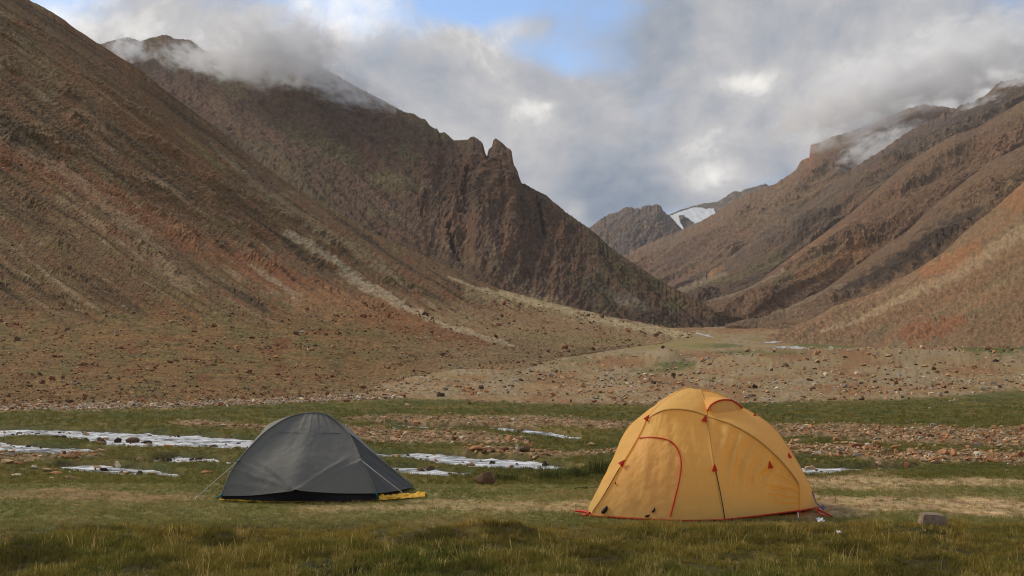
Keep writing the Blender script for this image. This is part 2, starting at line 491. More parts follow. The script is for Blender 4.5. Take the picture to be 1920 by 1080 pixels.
    F = grid_faces(nr, nc, flip=True)
    # disc at the middle
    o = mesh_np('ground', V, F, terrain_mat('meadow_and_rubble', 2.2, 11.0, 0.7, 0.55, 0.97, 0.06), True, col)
    tag(o, kind='structure')
    return o
build_ground()

def water_mat(name):
    m, t = new_mat(name)
    ob = t.n('ShaderNodeTexCoord').outputs['Object']
    v = t.vm('MULTIPLY', ob, (0.55, 1.7, 1.0))
    a = t.noise(v, 1.5, 5.0, 0.65, 0.5); b = t.noise(v, 5.5, 6.0, 0.7, 0.6)
    f = t.ss(t.m('ADD', t.m('MULTIPLY', a, 0.7), b), 0.70, 1.0)
    c = t.mix(f, (0.10, 0.105, 0.10), (0.78, 0.78, 0.77))
    p = t.n('ShaderNodeBsdfPrincipled'); t.link(c, p.inputs['Base Color'])
    t.link(t.m('ADD', t.m('MULTIPLY', f, 0.5), 0.12), p.inputs['Roughness'])
    bp = t.n('ShaderNodeBump'); bp.inputs['Strength'].default_value = 0.9; bp.inputs['Distance'].default_value = 0.06
    t.link(t.m('ADD', a, t.m('MULTIPLY', b, 0.5)), bp.inputs['Height']); t.link(bp.outputs[0], p.inputs['Normal'])
    out(t, p.outputs[0])
    return m
M_WATER = water_mat('rushing_stream_water')

def build_stream():
    xs = np.linspace(-24, 24, 330); ys = 3200 / (np.linspace(893, 788, 190) - 690)
    X, Y = np.meshgrid(xs, ys)
    Z = -0.055 + 0.025 * fbm(X * 1.6, Y * 1.0, 81, 4) + 0.022 * fbm(X * 4, Y * 3, 82, 3)
    # keep it only where a channel is cut
    _, _, ch, _, _, _ = zones(X, Y)
    F = grid_faces(*X.shape)
    keep = ch.ravel()[F].max(1) > 0.02
    F = F[keep]
    used, inv = np.unique(F, return_inverse=True)
    V = np.stack([X, Y, Z], -1).reshape(-1, 3)[used]
    o = mesh_np('stream', V, inv.reshape(-1, 4), M_WATER, True)
    tag(o, kind='structure')
    # the same stream far up the valley
    def strip(pts):
        pts = np.array(pts, float); n = 40
        t = np.linspace(0, len(pts) - 1, n)
        px = np.interp(t, range(len(pts)), pts[:, 0]) + 3 * pn(t * 2.3, t * 0, 5); py = np.interp(t, range(len(pts)), pts[:, 1]); wd = np.interp(t, range(len(pts)), pts[:, 2]) * (0.8 + 0.7 * pn(t * 3.9, t * 0 + 3, 6)) * np.sin(np.pi * np.linspace(.02, .98, n)) ** .6
        Vs = []
        for s in (-0.5, 0, 0.5):
            ypx = py + wd * s
            Yg = np.full(n, 300.0)
            for _ in range(60):               # walk to where the view line meets the ground
                P = W(px, ypx, Yg); gz = ground_z(P[:, 0], P[:, 1])
                Yg = np.clip(Yg * (1 + 0.25 * np.clip((P[:, 2] - gz) / np.maximum(gz, 2), -1, 1)), 60, 4000)
            P = W(px, ypx, Yg); P[:, 2] = ground_z(P[:, 0], P[:, 1]) + 0.12
            Vs.append(P)
        V = np.stack(Vs, 0)
        oo = mesh_np('stream', V, grid_faces(3, n), M_WATER, True); tag(oo, kind='structure')
    strip([(1430, 644, 3), (1460, 641, 4), (1485, 640, 2)])
    strip([(1448, 651, 3), (1480, 652, 6), (1510, 655, 7), (1535, 658, 3)])
    strip([(1428, 608, 2), (1440, 606, 4), (1452, 601, 4), (1440, 599, 2)])
    strip([(1290, 620, 2), (1315, 627, 3), (1340, 634, 2)])
build_stream()

# ------------------------------------------------------------------ mountains
def resample(poly, U):
    p = np.array(poly, float)
    return np.interp(U, p[:, 0], p[:, 1]), np.exp(np.interp(U, p[:, 0], np.log(p[:, 2])))

def smooth_rows(a, k):
    for _ in range(k):
        b = a.copy(); b[1:-1] = (a[:-2] + 2 * a[1:-1] + a[2:]) / 4; a = b
    return a

def mountain(name, rows, px0, px1, step, vsteps, mat, dispf, colf, jag=0.0, jscale=14.0, seed=0, crestfade=0.35, smooth=True, rowsm=12, roll=1.0, cragd=75):
    U = np.arange(px0, px1 + step, step)
    R = [resample(r, U) for r in rows]
    if jag:
        j = jag * (ridged(U / jscale, U * 0 + seed, seed, 4, 0.6))
        R[0] = (R[0][0] - j, R[0][1])
    # the crest's own crags stay near the crest; below, the slope follows its smoothed line
    kw = max(3, int(70 / step)); ker = np.hanning(2 * kw + 1); ker /= ker.sum()
    c_sm = np.convolve(np.pad(R[0][0], kw, mode='reflect', reflect_type='odd'), ker, 'valid')
    crag = R[0][0] - c_sm
    R[0] = (c_sm, np.exp(np.convolve(np.pad(np.log(R[0][1]), kw, mode='edge'), ker, 'valid')))
    PY, LY = [], []
    for k in range(len(R) - 1):
        n = vsteps[k]; t = np.linspace(0, 1, n, endpoint=(k == len(R) - 2))[:, None]
        PY.append(R[k][0] + (R[k + 1][0] - R[k][0]) * t)
        LY.append(np.log(R[k][1]) + (np.log(R[k + 1][1]) - np.log(R[k][1])) * (t ** roll if k == 0 else t))
    PY = np.concatenate(PY); LY = np.concatenate(LY)
    PY = PY + crag * (1 - sstep((PY - PY[:1]) , 0, cragd)) 
    LY = smooth_rows(LY, rowsm * (6 if roll == 1.0 else 1))
    PX = np.broadcast_to(U, PY.shape)
    P = W(PX, PY, np.exp(LY))
    Yd = np.exp(LY)
    du = np.gradient(P, axis=1); dv = np.gradient(P, axis=0)
    N = np.cross(dv, du); N /= np.linalg.norm(N, axis=-1, keepdims=True) + 1e-9
    for ax in (0, 1):
        for _ in range(4): N = (N + np.roll(N, 1, ax) + np.roll(N, -1, ax)) / 3
    flip = np.sign((N * (P - np.array([0, 0, CAM_H]))).sum(-1, keepdims=True))
    N = -N * flip; N /= np.linalg.norm(N, axis=-1, keepdims=True) + 1e-9
    vv = np.linspace(0, 1, PY.shape[0])[:, None] * np.ones_like(PX)
    fade = crestfade + (1 - crestfade) * sstep(vv, 0.0, 0.10)
    tocam = np.array([0, 0, CAM_H]) - P; tocam /= np.linalg.norm(tocam, axis=-1, keepdims=True)
    wn = (0.55 * sstep(vv, 0.0, 0.30))[..., None]
    N = N * wn + tocam * (1 - wn); N /= np.linalg.norm(N, axis=-1, keepdims=True)
    D = dispf(PX, PY, vv, P) * fade * Yd / FPX          # relief given as seen size, turned into metres
    P = P + N * D[..., None]
    C = colf(PX, PY, vv, P, D / Yd * FPX)
    # far side of the ridge
    nb = 7
    back = []
    for k in range(nb, 0, -1):
        q = P[0].copy(); s = 1 + 0.045 * k
        q[:, :2] *= s
        q[:, 2] = P[0][:, 2] - 0.022 * k * Yd[0] * (1 + 0.25 * pn(U / 30, U * 0 + k, seed + 3))
        back.append(q)
    foot = P[-1].copy(); foot[:, 2] -= 0.02 * Yd[-1] + 1.0; foot[:, 1] -= 0.0
    smooth = False
    V = np.concatenate([np.stack(back), P, foot[None]])
    Cc = np.concatenate([np.repeat(C[:1], nb, 0), C, C[-1:]])
    o = mesh_np(name, V, grid_faces(*V.shape[:2], flip=True), mat, smooth, np.clip(Cc, 0.004, 1))
    tag(o, kind='structure')
    return P, PX, PY

M_SCREE = terrain_mat('scree_slope', 0.7, 2.6, 1.0, 0.6, 0.97, 0.8)
M_ROCK = terrain_mat('mountain_rock', 0.09, 0.32, 1.0, 0.6, 0.97, 9.0)
M_FAR = terrain_mat('far_mountain_rock', 0.025, 0.09, 1.0, 0.65, 0.97, 30.0)
K = 1.38

def streak(px, py, pts, wd, nz=0.0):
    """1 on a polyline of given half width, falling off"""
    best = np.full(px.shape, 1e9)
    pts = np.array(pts, float)
    for a, b in zip(pts[:-1], pts[1:]):
        ab = b[:2] - a[:2]; t = np.clip(((px - a[0]) * ab[0] + (py - a[1]) * ab[1]) / (ab @ ab), 0, 1)
        d = np.hypot(px - a[0] - t * ab[0], py - a[1] - t * ab[1])
        wl = (a[2] + (b[2] - a[2]) * t) if pts.shape[1] > 2 else wd
        best = np.minimum(best, d / wl)
    return 1 - sstep(best + nz, 0.45, 1.25)

# ---- near left slope
REF = np.array([(-60, -80), (0, -38), (60, 0), (185, 82), (330, 185), (470, 292), (600, 385), (700, 450), (800, 525), (900, 585), (1000, 625), (1200, 670), (1500, 720), (1900, 760)], float)
def m1_q(px, py):
    return px - np.interp(py, REF[:, 1], REF[:, 0])
m1_crest = [(-400, -330, 470), (-60, -85, 450), (0, -40, 450), (50, -2, 455), (100, 24, 460), (150, 60, 465), (187, 84, 470), (260, 130, 490), (330, 186, 510), (400, 236, 530), (470, 294, 550), (545, 348, 570), (610, 385, 590), (690, 432, 610), (770, 470, 630), (857, 508, 650), (937, 543, 680), (1047, 571, 720), (1150, 596, 760), (1250, 614, 800), (1340, 630, 850), (1420, 640, 900)]
m1_mid = [(-400, 180, 240), (0, 300, 240), (200, 360, 260), (400, 430, 300), (600, 505, 360), (770, 555, 430), (900, 585, 480), (1047, 603, 540), (1200, 626, 600), (1340, 640, 700), (1420, 645, 760)]
m1_break = [(-400, 570, 125), (0, 590, 130), (250, 592, 135), (480, 595, 145), (640, 600, 160), (800, 612, 190), (950, 632, 240), (1050, 645, 300), (1200, 646, 440), (1340, 643, 650), (1420, 648, 720)]
m1_low = [(-400, 690, 72), (0, 690, 76), (300, 692, 80), (600, 692, 88), (760, 690, 105), (880, 688, 140), (1000, 676, 205), (1100, 662, 310), (1200, 651, 425), (1340, 646, 640), (1420, 650, 700)]
m1_foot = [(-400, 762, 44), (0, 760, 45), (250, 759, 46), (480, 752, 51), (640, 750, 53), (760, 746, 58), (830, 730, 78), (900, 712, 110), (1000, 691, 180), (1100, 668, 315), (1200, 655, 425), (1340, 648, 630), (1420, 652, 690)]
def m1_disp(px, py, v, P):
    q = m1_q(px, py)
    up = 1 - sstep(py, 560, 640)
    d = up * (12 * fbm(q / 85, py / 420, 101, 3) + 9.0 * ridged(q / 34, py / 190, 103, 3) + 2.4 * ridged(px / 15, py / 11, 105, 4, 0.65))
    outc = sstep(fbm(q / 60, py / 70, 107, 3), 0.15, 0.6) * up
    d = d + outc * (6.5 * ridged(px / 15, py / 11, 108, 3, .6) + 4)
    d = d + (1 - up) * (3.2 * fbm(px / 120, py / 26, 109, 4) + 0.9 * fbm(px / 14, py / 5, 110, 3))
    return d * sstep(1 - v, 0.0, 0.06)
def m1_col(px, py, v, P, D):
    q = m1_q(px, py)
    up = 1 - sstep(py + 25 * fbm(px / 90, py / 60, 119, 2), 560, 620)
    a = fbm(q / 75, py / 380, 121, 4); b = fbm(q / 20, py / 170, 122, 4); c = fbm(px / 7, py / 5, 123, 3, 0.6); e = fbm(px / 50, py / 34, 124, 3)
    s = fbm(px / 3.6, py / 2.4, 125, 2)
    brown, olive, red, pale, dark, gold = srgb(106, 80, 50, K), srgb(104, 86, 50, K), srgb(118, 76, 46, K), srgb(150, 126, 94, K), srgb(66, 54, 36, K), srgb(126, 94, 52, K)
    col = np.broadcast_to(brown, px.shape + (3,)).copy()
    col = mixc(col, olive, sstep(a + 0.5 * e, -0.1, 0.45) * 0.65)
    col = mixc(col, dark, sstep(b - 0.5 * a, 0.10, 0.6) * 0.8)
    col = mixc(col, red, sstep(b + 0.5 * e + 0.25 * c, -0.15, -0.7) * 0.75)
    col = mixc(col, pale, sstep(a * 0.6 - b * 0.7 + 0.35 * e, 0.25, 0.7) * 0.65)
    apr = mixc(np.broadcast_to(srgb(122, 92, 52, K), col.shape), srgb(108, 92, 50, K), sstep(e + .3 * a, -0.3, 0.4))
    apr = mixc(apr, gold, sstep(fbm(px / 120, py / 20, 126, 3), 0.0, 0.6))
    apr = mixc(apr, srgb(116, 72, 42, K), sstep(fbm(px / 70, py / 18, 127, 4), 0.15, 0.7) * 0.8)
    right = sstep(px, 640, 900)
    apr = mixc(apr, srgb(136, 110, 74, K), np.maximum(right, sstep(px, 420, 760) * sstep(py, 690, 745)) * 0.8)
    col = mixc(col, apr, 1 - up)
    nz = 0.9 * fbm(px / 26, py / 18, 128, 4, .75)
    def st(pts, c, al, wd=8, n=1.0):
        nonlocal col
        col = mixc(col, c, streak(px, py, pts, wd, nz * n) * al)
    redn = srgb(128, 76, 40, K)
    st([(-50, 270, 22), (100, 330, 26), (240, 395, 26), (400, 470, 24), (560, 545, 30), (720, 590, 26), (900, 640, 16)], redn, .62, n=1.6)
    st([(120, 120, 14), (260, 240, 20), (400, 330, 16)], srgb(122, 82, 48, K), .5, n=1.6)
    st([(-20, 250, 8), (150, 345, 13), (260, 440, 18), (345, 545, 14)], pale, .40, n=2.2)
    st([(535, 440, 4), (610, 484, 8), (680, 533, 10), (760, 578, 8), (860, 618, 6), (960, 648, 4)], srgb(162, 142, 110, K), .75, n=1.3)
    st([(470, 494, 4), (520, 530, 6), (560, 562, 8)], srgb(150, 134, 104, K), .6)
    st([(395, 270, 5), (440, 312, 10), (500, 365, 16), (610, 440, 14), (740, 520, 10)], srgb(140, 120, 84, K), .5, n=1.5)
    st([(330, 245, 4), (420, 320, 6)], srgb(122, 116, 62, K), .5)
    st([(840, 521, 3), (890, 545, 5), (955, 586, 5)], srgb(160, 142, 108, K), .75)
    st([(880, 556, 14), (1000, 580, 20), (1100, 606, 22), (1200, 626, 18), (1330, 640, 8)], srgb(138, 118, 78, K), .6, n=1.2)
    st([(900, 546, 7), (1000, 568, 10), (1100, 594, 11), (1200, 614, 10), (1330, 636, 6)], srgb(160, 140, 100, K), .8, n=1.2)
    st([(880, 580, 10), (1000, 600, 16), (1120, 625, 16), (1250, 636, 8)], srgb(128, 96, 62, K), .6)
    st([(930, 620, 5), (1060, 636, 9), (1200, 640, 6)], srgb(118, 104, 58, K), .6)
    st([(570, 560, 24), (640, 574, 34), (700, 578, 18)], srgb(140, 104, 64, K), .5)
    st([(155, 205, 12), (190, 255, 14)], srgb(132, 100, 70, K), .6)
    st([(470, 318, 10), (505, 352, 12)], srgb(96, 74, 56, K), .7)
    # loose stones and hollows
    amp = 0.6 + 0.4 * sstep(b, -0.3, 0.5)
    col = col * (1 + 0.38 * c * amp + 0.30 * s)[..., None]
    col = mixc(col, srgb(116, 68, 40, K), sstep(fbm(px / 6, py / 3.2, 129, 2), 0.45, 0.85) * 0.6)
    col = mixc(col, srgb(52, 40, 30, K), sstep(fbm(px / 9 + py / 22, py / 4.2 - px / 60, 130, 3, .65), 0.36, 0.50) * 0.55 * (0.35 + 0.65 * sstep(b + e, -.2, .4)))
    col = mixc(col, srgb(146, 112, 76, K), sstep(fbm(px / 7, py / 4, 132, 3, .65), 0.42, 0.56) * 0.5 * (0.3 + 0.7 * sstep(-b + .5 * e, -.2, .4)))
    col = mixc(col, pale, sstep(fbm(px / 3.5, py / 2.6, 131, 2), 0.62, 0.95) * 0.6)
    return col
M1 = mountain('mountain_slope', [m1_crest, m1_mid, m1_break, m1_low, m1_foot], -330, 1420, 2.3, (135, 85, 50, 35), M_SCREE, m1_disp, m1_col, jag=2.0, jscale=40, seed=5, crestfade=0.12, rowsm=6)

# ---- left mountain with the rock towers
m2_crest = [(60, 40, 2700), (120, 72, 2700), (190, 84, 2650), (205, 79, 2650), (222, 74, 2620), (240, 71, 2600), (255, 75, 2600), (264, 79, 2600), (280, 73, 2580), (296, 70, 2560), (305, 66, 2550), (316, 67, 2540), (326, 74, 2530), (345, 75, 2500), (356, 76, 2480), (370, 85, 2450), (385, 97, 2420), (430, 99, 2330), (480, 92, 2250), (535, 97, 2150), (600, 124, 2050), (640, 148, 1990), (680, 170, 1930), (720, 190, 1880), (757, 211, 1830), (775, 214, 1810), (790, 224, 1790), (797, 224, 1780), (805, 236, 1770), (817, 243, 1760), (820, 241, 1758), (823, 250, 1755), (833, 249, 1740), (842, 256, 1730), (850, 264, 1720), (866, 264, 1700), (878, 263, 1690), (884, 257, 1680), (892, 258, 1680), (902, 266, 1675), (907, 274, 1670), (910, 290, 1670), (913.5, 294, 1668), (916, 281, 1650), (922, 278, 1640), (925, 264, 1630), (930, 260.5, 1625), (940, 268, 1620), (951, 278, 1615), (959, 283, 1610), (961.5, 300, 1608), (964, 311, 1604), (970, 320, 1600), (974, 335, 1597), (978, 345, 1594), (984, 346, 1590), (1000, 355, 1570), (1015, 363, 1550), (1026, 368, 1540), (1036, 378, 1525), (1049, 388, 1510), (1060, 398, 1500), (1080, 412, 1480), (1103, 428, 1460), (1125, 446, 1440), (1142, 463, 1420), (1170, 483, 1390), (1200, 503, 1360), (1230, 522, 1335), (1260, 540, 1310), (1290, 555, 1290), (1320, 571, 1270), (1345, 586, 1255), (1360, 597, 1240), (1372, 606, 1232), (1392, 614, 1225), (1410, 618, 1220)]
m2_mid = [(60, 230, 1900), (260, 250, 1850), (400, 280, 1750), (600, 320, 1600), (760, 350, 1520), (880, 400, 1470), (960, 430, 1440), (1050, 480, 1380), (1150, 530, 1310), (1250, 575, 1240), (1330, 598, 1215), (1380, 615, 1210), (1410, 620, 1210)]
m2_foot = [(60, 480, 1000), (400, 500, 1000), (600, 540, 980), (760, 580, 960), (900, 600, 960), (1050, 610, 980), (1150, 618, 1020), (1250, 622, 1060), (1330, 624, 1100), (1410, 626, 1150)]
def m2_q(px, py):
    return px - 1.15 * py
def cliff(px, py):
    n = 26 * fbm(px / 60, py / 60, 140, 3)
    c = sstep(px + n, 690, 860) * (1 - sstep(px + n, 1060, 1150)) * sstep(py + n, 235 + 0 * px, 300) * (1 - sstep(py + n - 0.55 * (px - 840), 455, 520))
    return np.clip(np.maximum(c, sstep(px + n * .3, 868, 885) * (1 - sstep(px, 966, 985)) * (1 - sstep(py + n * .5, 500, 545))), 0, 1)
def m2_disp(px, py, v, P):
    q = m2_q(px, py); c = cliff(px, py)
    d = (1 - c) * (18 * fbm(q / 120, py / 260, 141, 3) + 15 * ridged(q / 46, py / 150, 142, 4) + 6.0 * fbm(px / 16, py / 14, 143, 4, .65))
    bx = px + 0.10 * py
    cr = 13 * fbm(bx / 52, py / 160, 144, 3, .55) + 10 * ridged(bx / 30 + py / 160, py / 60, 145, 4, .62) + 5 * ridged(px / 13, py / 12, 146, 3, .65)
    d = d + c * cr
    tower = sstep(px, 866 , 892) * (1 - sstep(px - 0.03 * (py - 270), 950, 985)) * (1 - sstep(py, 470, 580)) * sstep(v, 0.0, 0.2)
    d = d + tower * (22 + 4 * ridged(px / 20, py / 200, 148, 2))
    for a, b_, cx_, dpt in (((838, 428), (850, 472), 4, 16), ((850, 470), (861, 490), 3, 12), ((1010, 384), (1020, 438), 3, 13), ((797, 364), (790, 405), 2, 7), ((970, 440), (971, 460), 2, 7), ((880, 330), (870, 400), 7, 10)):
        d = d - dpt * streak(px, py, [a, b_], cx_, 1.0 * fbm(px / 6, py / 7, 149, 3))
    return d
def m2_col(px, py, v, P, D):
    q = m2_q(px, py); c = cliff(px, py)
    a = fbm(q / 110, py / 200, 151, 4); b = fbm(q / 28, py / 130, 152, 4); e = fbm(px / 40, py / 30, 153, 4); s = fbm(px / 6, py / 6, 154, 3, .6)
    col = np.broadcast_to(srgb(96, 74, 54, K), px.shape + (3,)).copy()
    col = mixc(col, srgb(96, 86, 50, K), sstep(a + .6 * e, 0.0, 0.6) * .75)
    col = mixc(col, srgb(104, 70, 50, K), sstep(b + .4 * e, .1, -.6) * .6)
    col = mixc(col, srgb(78, 62, 48, K), sstep(b, .2, .7) * .6)
    rock = mixc(np.broadcast_to(srgb(94, 70, 52, K), col.shape), srgb(110, 78, 54, K), sstep(fbm(px / 26, py / 50, 155, 4), -.3, .5))
    rock = mixc(rock, srgb(72, 62, 52, K), sstep(fbm(px / 18, py / 60, 156, 4), .2, .6) * .7)
    col = mixc(col, rock, c * .9)
    low = sstep(px, 1040, 1150)
    col = mixc(col, mixc(np.broadcast_to(srgb(88, 68, 48, K), col.shape), srgb(80, 74, 46, K), sstep(e, -.2, .5)), low * .8)
    nz = .5 * fbm(px / 14, py / 12, 157, 3)
    def st(pts, cc, al, n=1.0):
        nonlocal col
        col = mixc(col, cc, streak(px, py, pts, 8, nz * n) * al)
    gr = srgb(100, 94, 54, K)
    st([(700, 330, 12), (740, 345, 20), (790, 360, 8)], gr, .5); st([(755, 285, 16), (772, 300, 10)], gr, .6); st([(540, 240, 20), (600, 270, 26), (660, 300, 20)], srgb(104, 94, 52, K), .5)
    st([(400, 200, 10), (450, 250, 14), (560, 290, 12)], srgb(112, 84, 62, K), .5)
    st([(905, 470, 8), (940, 520, 14), (1000, 555, 16), (1030, 575, 10)], srgb(120, 100, 74, K), .6)
    st([(1130, 548, 6), (1180, 575, 14), (1215, 592, 14)], srgb(112, 100, 84, K), .7)
    st([(1060, 520, 10), (1140, 560, 14)], srgb(74, 68, 46, K), .6); st([(1250, 550, 14), (1340, 592, 12)], srgb(110, 86, 58, K), .5)
    st([(1180, 598, 10), (1290, 604, 12), (1380, 612, 8)], srgb(70, 50, 42, K), .7)
    st([(700, 390, 6), (800, 440, 8), (880, 500, 8), (960, 545, 6)], srgb(112, 90, 64, K), .5)
    st([(1000, 558, 8), (1050, 575, 8)], srgb(140, 118, 88, K), .5)
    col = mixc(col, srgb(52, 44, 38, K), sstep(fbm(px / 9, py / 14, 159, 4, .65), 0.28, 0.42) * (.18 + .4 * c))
    col = mixc(col, srgb(128, 100, 74, K), sstep(fbm(px / 9, py / 11, 160, 4, .65), 0.32, 0.46) * (.15 + .3 * c))
    col = col * (1 + .36 * s + .2 * fbm(px / 3.5, py / 3.5, 158, 2))[..., None]
    return col
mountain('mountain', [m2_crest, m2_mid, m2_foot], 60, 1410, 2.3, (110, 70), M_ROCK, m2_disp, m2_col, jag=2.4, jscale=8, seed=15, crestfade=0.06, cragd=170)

# ---- far peak, glacier and the ridge behind it
m3_crest = [(1040, 490, 5200), (1075, 455, 5200), (1107, 427, 5200), (1125, 413, 5180), (1142, 403, 5150), (1158, 400, 5150), (1168, 393, 5140), (1174, 389, 5140), (1178, 391, 5140), (1184, 390, 5130), (1190, 394, 5130), (1194, 391, 5130), (1200, 394, 5120), (1206, 388, 5120), (1212, 386, 5120), (1222, 387, 5100), (1232, 384, 5100), (1238, 386, 5090), (1244, 397, 5080), (1252, 404, 5060), (1262, 413, 5040), (1275, 428, 5020), (1285, 436, 5000), (1310, 448, 5000), (1350, 460, 5000)]
m3_foot = [(1040, 580, 4000), (1150, 570, 4000), (1280, 520, 4100), (1350, 510, 4200)]
def m3_disp(px, py, v, P):
    return 9 * ridged(px / 22 + py / 40, py / 34, 161, 4, .6) + 3.5 * fbm(px / 5, py / 6, 162, 3, .6)
def m3_col(px, py, v, P, D):
    col = mixc(np.broadcast_to(srgb(98, 84, 74, K), px.shape + (3,)), srgb(118, 92, 70, K), sstep(fbm(px / 12, py / 22, 163, 4), -.2, .5))
    col = mixc(col, srgb(74, 70, 70, K), sstep(fbm(px / 9, py / 20, 164, 4), .1, .6) * .8)
    return col * (1 + .25 * fbm(px / 4, py / 5, 165, 3))[..., None]
mountain('mountain', [m3_crest, m3_foot], 1040, 1350, 2.0, (70,), M_FAR, m3_disp, m3_col, jag=3.2, jscale=7, seed=25, crestfade=0.15, cragd=34)

m3b_crest = [(1190, 430, 6600), (1240, 408, 6500), (1257, 402, 6500), (1280, 393, 6450), (1300, 387, 6400), (1320, 382, 6350), (1332, 381, 6300), (1345, 379, 6250), (1360, 370, 6200), (1372, 361, 6150), (1380, 359, 6100), (1388, 361, 6080), (1396, 356, 6050), (1412, 352, 6000), (1425, 348, 5950), (1435, 345, 5900), (1441, 349, 5900), (1450, 353, 5850), (1480, 345, 5800), (1560, 300, 5700)]
m3b_foot = [(1190, 480, 5600), (1280, 470, 5400), (1400, 470, 5200), (1560, 470, 5000)]
GL = [(1257, 404.5), (1266, 400), (1280, 394.5), (1297, 390.5), (1315, 389), (1326, 391), (1338, 390), (1343, 401), (1334, 408), (1320, 415), (1310, 421), (1303, 418), (1290, 408), (1281, 403.5), (1272, 404), (1276, 415), (1283, 432), (1280, 433), (1270, 424), (1262, 412)]
def in_poly(px, py, poly):
    ins = np.zeros(px.shape, bool); n = len(poly)
    for i in range(n):
        x1, y1 = poly[i]; x2, y2 = poly[(i + 1) % n]
        cnd = (y1 > py) != (y2 > py)
        xs = (x2 - x1) * (py - y1) / (y2 - y1 + 1e-9) + x1
        ins ^= cnd & (px < xs)
    return ins
def m3b_disp(px, py, v, P):
    return 1.5 * ridged(px / 20, py / 20, 171, 4) + 1.0 * fbm(px / 5, py / 5, 172, 3)
def m3b_col(px, py, v, P, D):
    col = mixc(np.broadcast_to(srgb(92, 84, 76, K), px.shape + (3,)), srgb(108, 92, 76, K), sstep(fbm(px / 12, py / 9, 173, 4), -.2, .5))
    return col * (1 + .25 * fbm(px / 4, py / 4, 174, 3))[..., None]
PB, PXB, PYB = mountain('mountain', [m3b_crest, m3b_foot], 1190, 1560, 1.6, (80,), M_FAR, m3b_disp, m3b_col, jag=1.8, jscale=7, seed=35, crestfade=0.2, cragd=24)
def build_glacier():
    u = np.linspace(1250, 1350, 130); v = np.linspace(384, 440, 90)
    PX, PY = np.meshgrid(u, v)
    Yb = 6500 - 14 * (PY - 385) - 3.5 * (PX - 1257)
    P = W(PX, PY, Yb - 60)
    P[..., 2] += 6 * fbm(PX / 18, PY / 12, 181, 4)
    wx, wy = PX + 1.2 * pn(PX / 5, PY / 5, 183), PY + 0.8 * pn(PX / 4, PY / 4, 184)
    F = grid_faces(*PX.shape, flip=True)
    keep = in_poly(wx, wy, GL).ravel()[F].all(1)
    F = F[keep]; used, inv = np.unique(F, return_inverse=True)
    c = srgb(214, 218, 224, .82) * np.ones((len(used), 1)); k = sstep(fbm(PX / 14, PY / 5, 182, 4), .2, .6).ravel()[used]
    c = mixc(c, srgb(176, 182, 192), k * .7)
    o = mesh_np('glacier', P.reshape(-1, 3)[used], inv.reshape(-1, 4), terrain_mat('glacier_ice', .02, .08, .3, .06, .6, 6.0), True, c)
    md = o.modifiers.new('thickness', 'SOLIDIFY'); md.thickness = 10; md.offset = -1
    tag(o, kind='structure')
build_glacier()

# ---- right side, back to front
def rq(px, py, k=1.55): return px + k * py
def mk_disp(sd, big=10.0, mid=7.0, fine=2.4, k=1.55):
    def f(px, py, v, P):
        q = rq(px, py, k)
        oc = sstep(fbm(q / 90, py / 80, sd + 9, 3), -0.05, 0.45)
        return 3.0 * big * fbm(q / 170, py / 260, sd, 2) + 3.6 * mid * ridged(q / 105, py / 190, sd + 1, 3, .45) + oc * (14 * ridged(px / 34 + py / 90, py / 26, sd + 4, 5, .6) + 3) + 1.2 * fine * ridged(px / 12, py / 10, sd + 3, 3, .65)
    return f
def mk_col(sd, base, tints, k=1.55, extra=None, spk=.16):
    def f(px, py, v, P, D):
        q = rq(px, py, k)
        a = fbm(q / 120, py / 110, sd + 20, 4); b = fbm(q / 30, py / 60, sd + 21, 4); e = fbm(px / 34, py / 26, sd + 22, 4)
        oc = sstep(fbm(q / 90, py / 80, sd + 9, 3), -0.05, 0.45)
        col = np.broadcast_to(srgb(*base, K), px.shape + (3,)).copy()
        col = mixc(col, srgb(*tints[0], K), sstep(a + .4 * e, 0.05, .6) * .8)
        col = mixc(col, srgb(*tints[1], K), sstep(b + .3 * e, .15, .7) * .7)
        col = mixc(col, srgb(*tints[2], K), sstep(b - .4 * a, -.15, -.7) * .7)
        col = mixc(col, srgb(*tints[3], K), oc * sstep(e, -.2, .5) * .8)
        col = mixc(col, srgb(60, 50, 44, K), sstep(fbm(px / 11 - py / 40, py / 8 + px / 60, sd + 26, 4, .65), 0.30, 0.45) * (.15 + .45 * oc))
        col = mixc(col, srgb(146, 116, 86, K), sstep(fbm(px / 10, py / 8, sd + 27, 4, .65), 0.32, 0.46) * (.12 + .35 * oc))
        if extra is not None: col = extra(col, px, py, fbm(px / 14, py / 11, sd + 24, 3))
        return col * (1 + 1.8 * spk * fbm(px / 7, py / 6, sd + 23, 3, .65) + .2 * fbm(px / 3.5, py / 3.5, sd + 25, 2))[..., None]
    return f
def exs(lst):
    def f(col, px, py, nz):
        for pts, c, al in lst:
            col = mixc(col, srgb(*c, K), streak(px, py, pts, 8, nz * .9) * al)
        return col
    return f

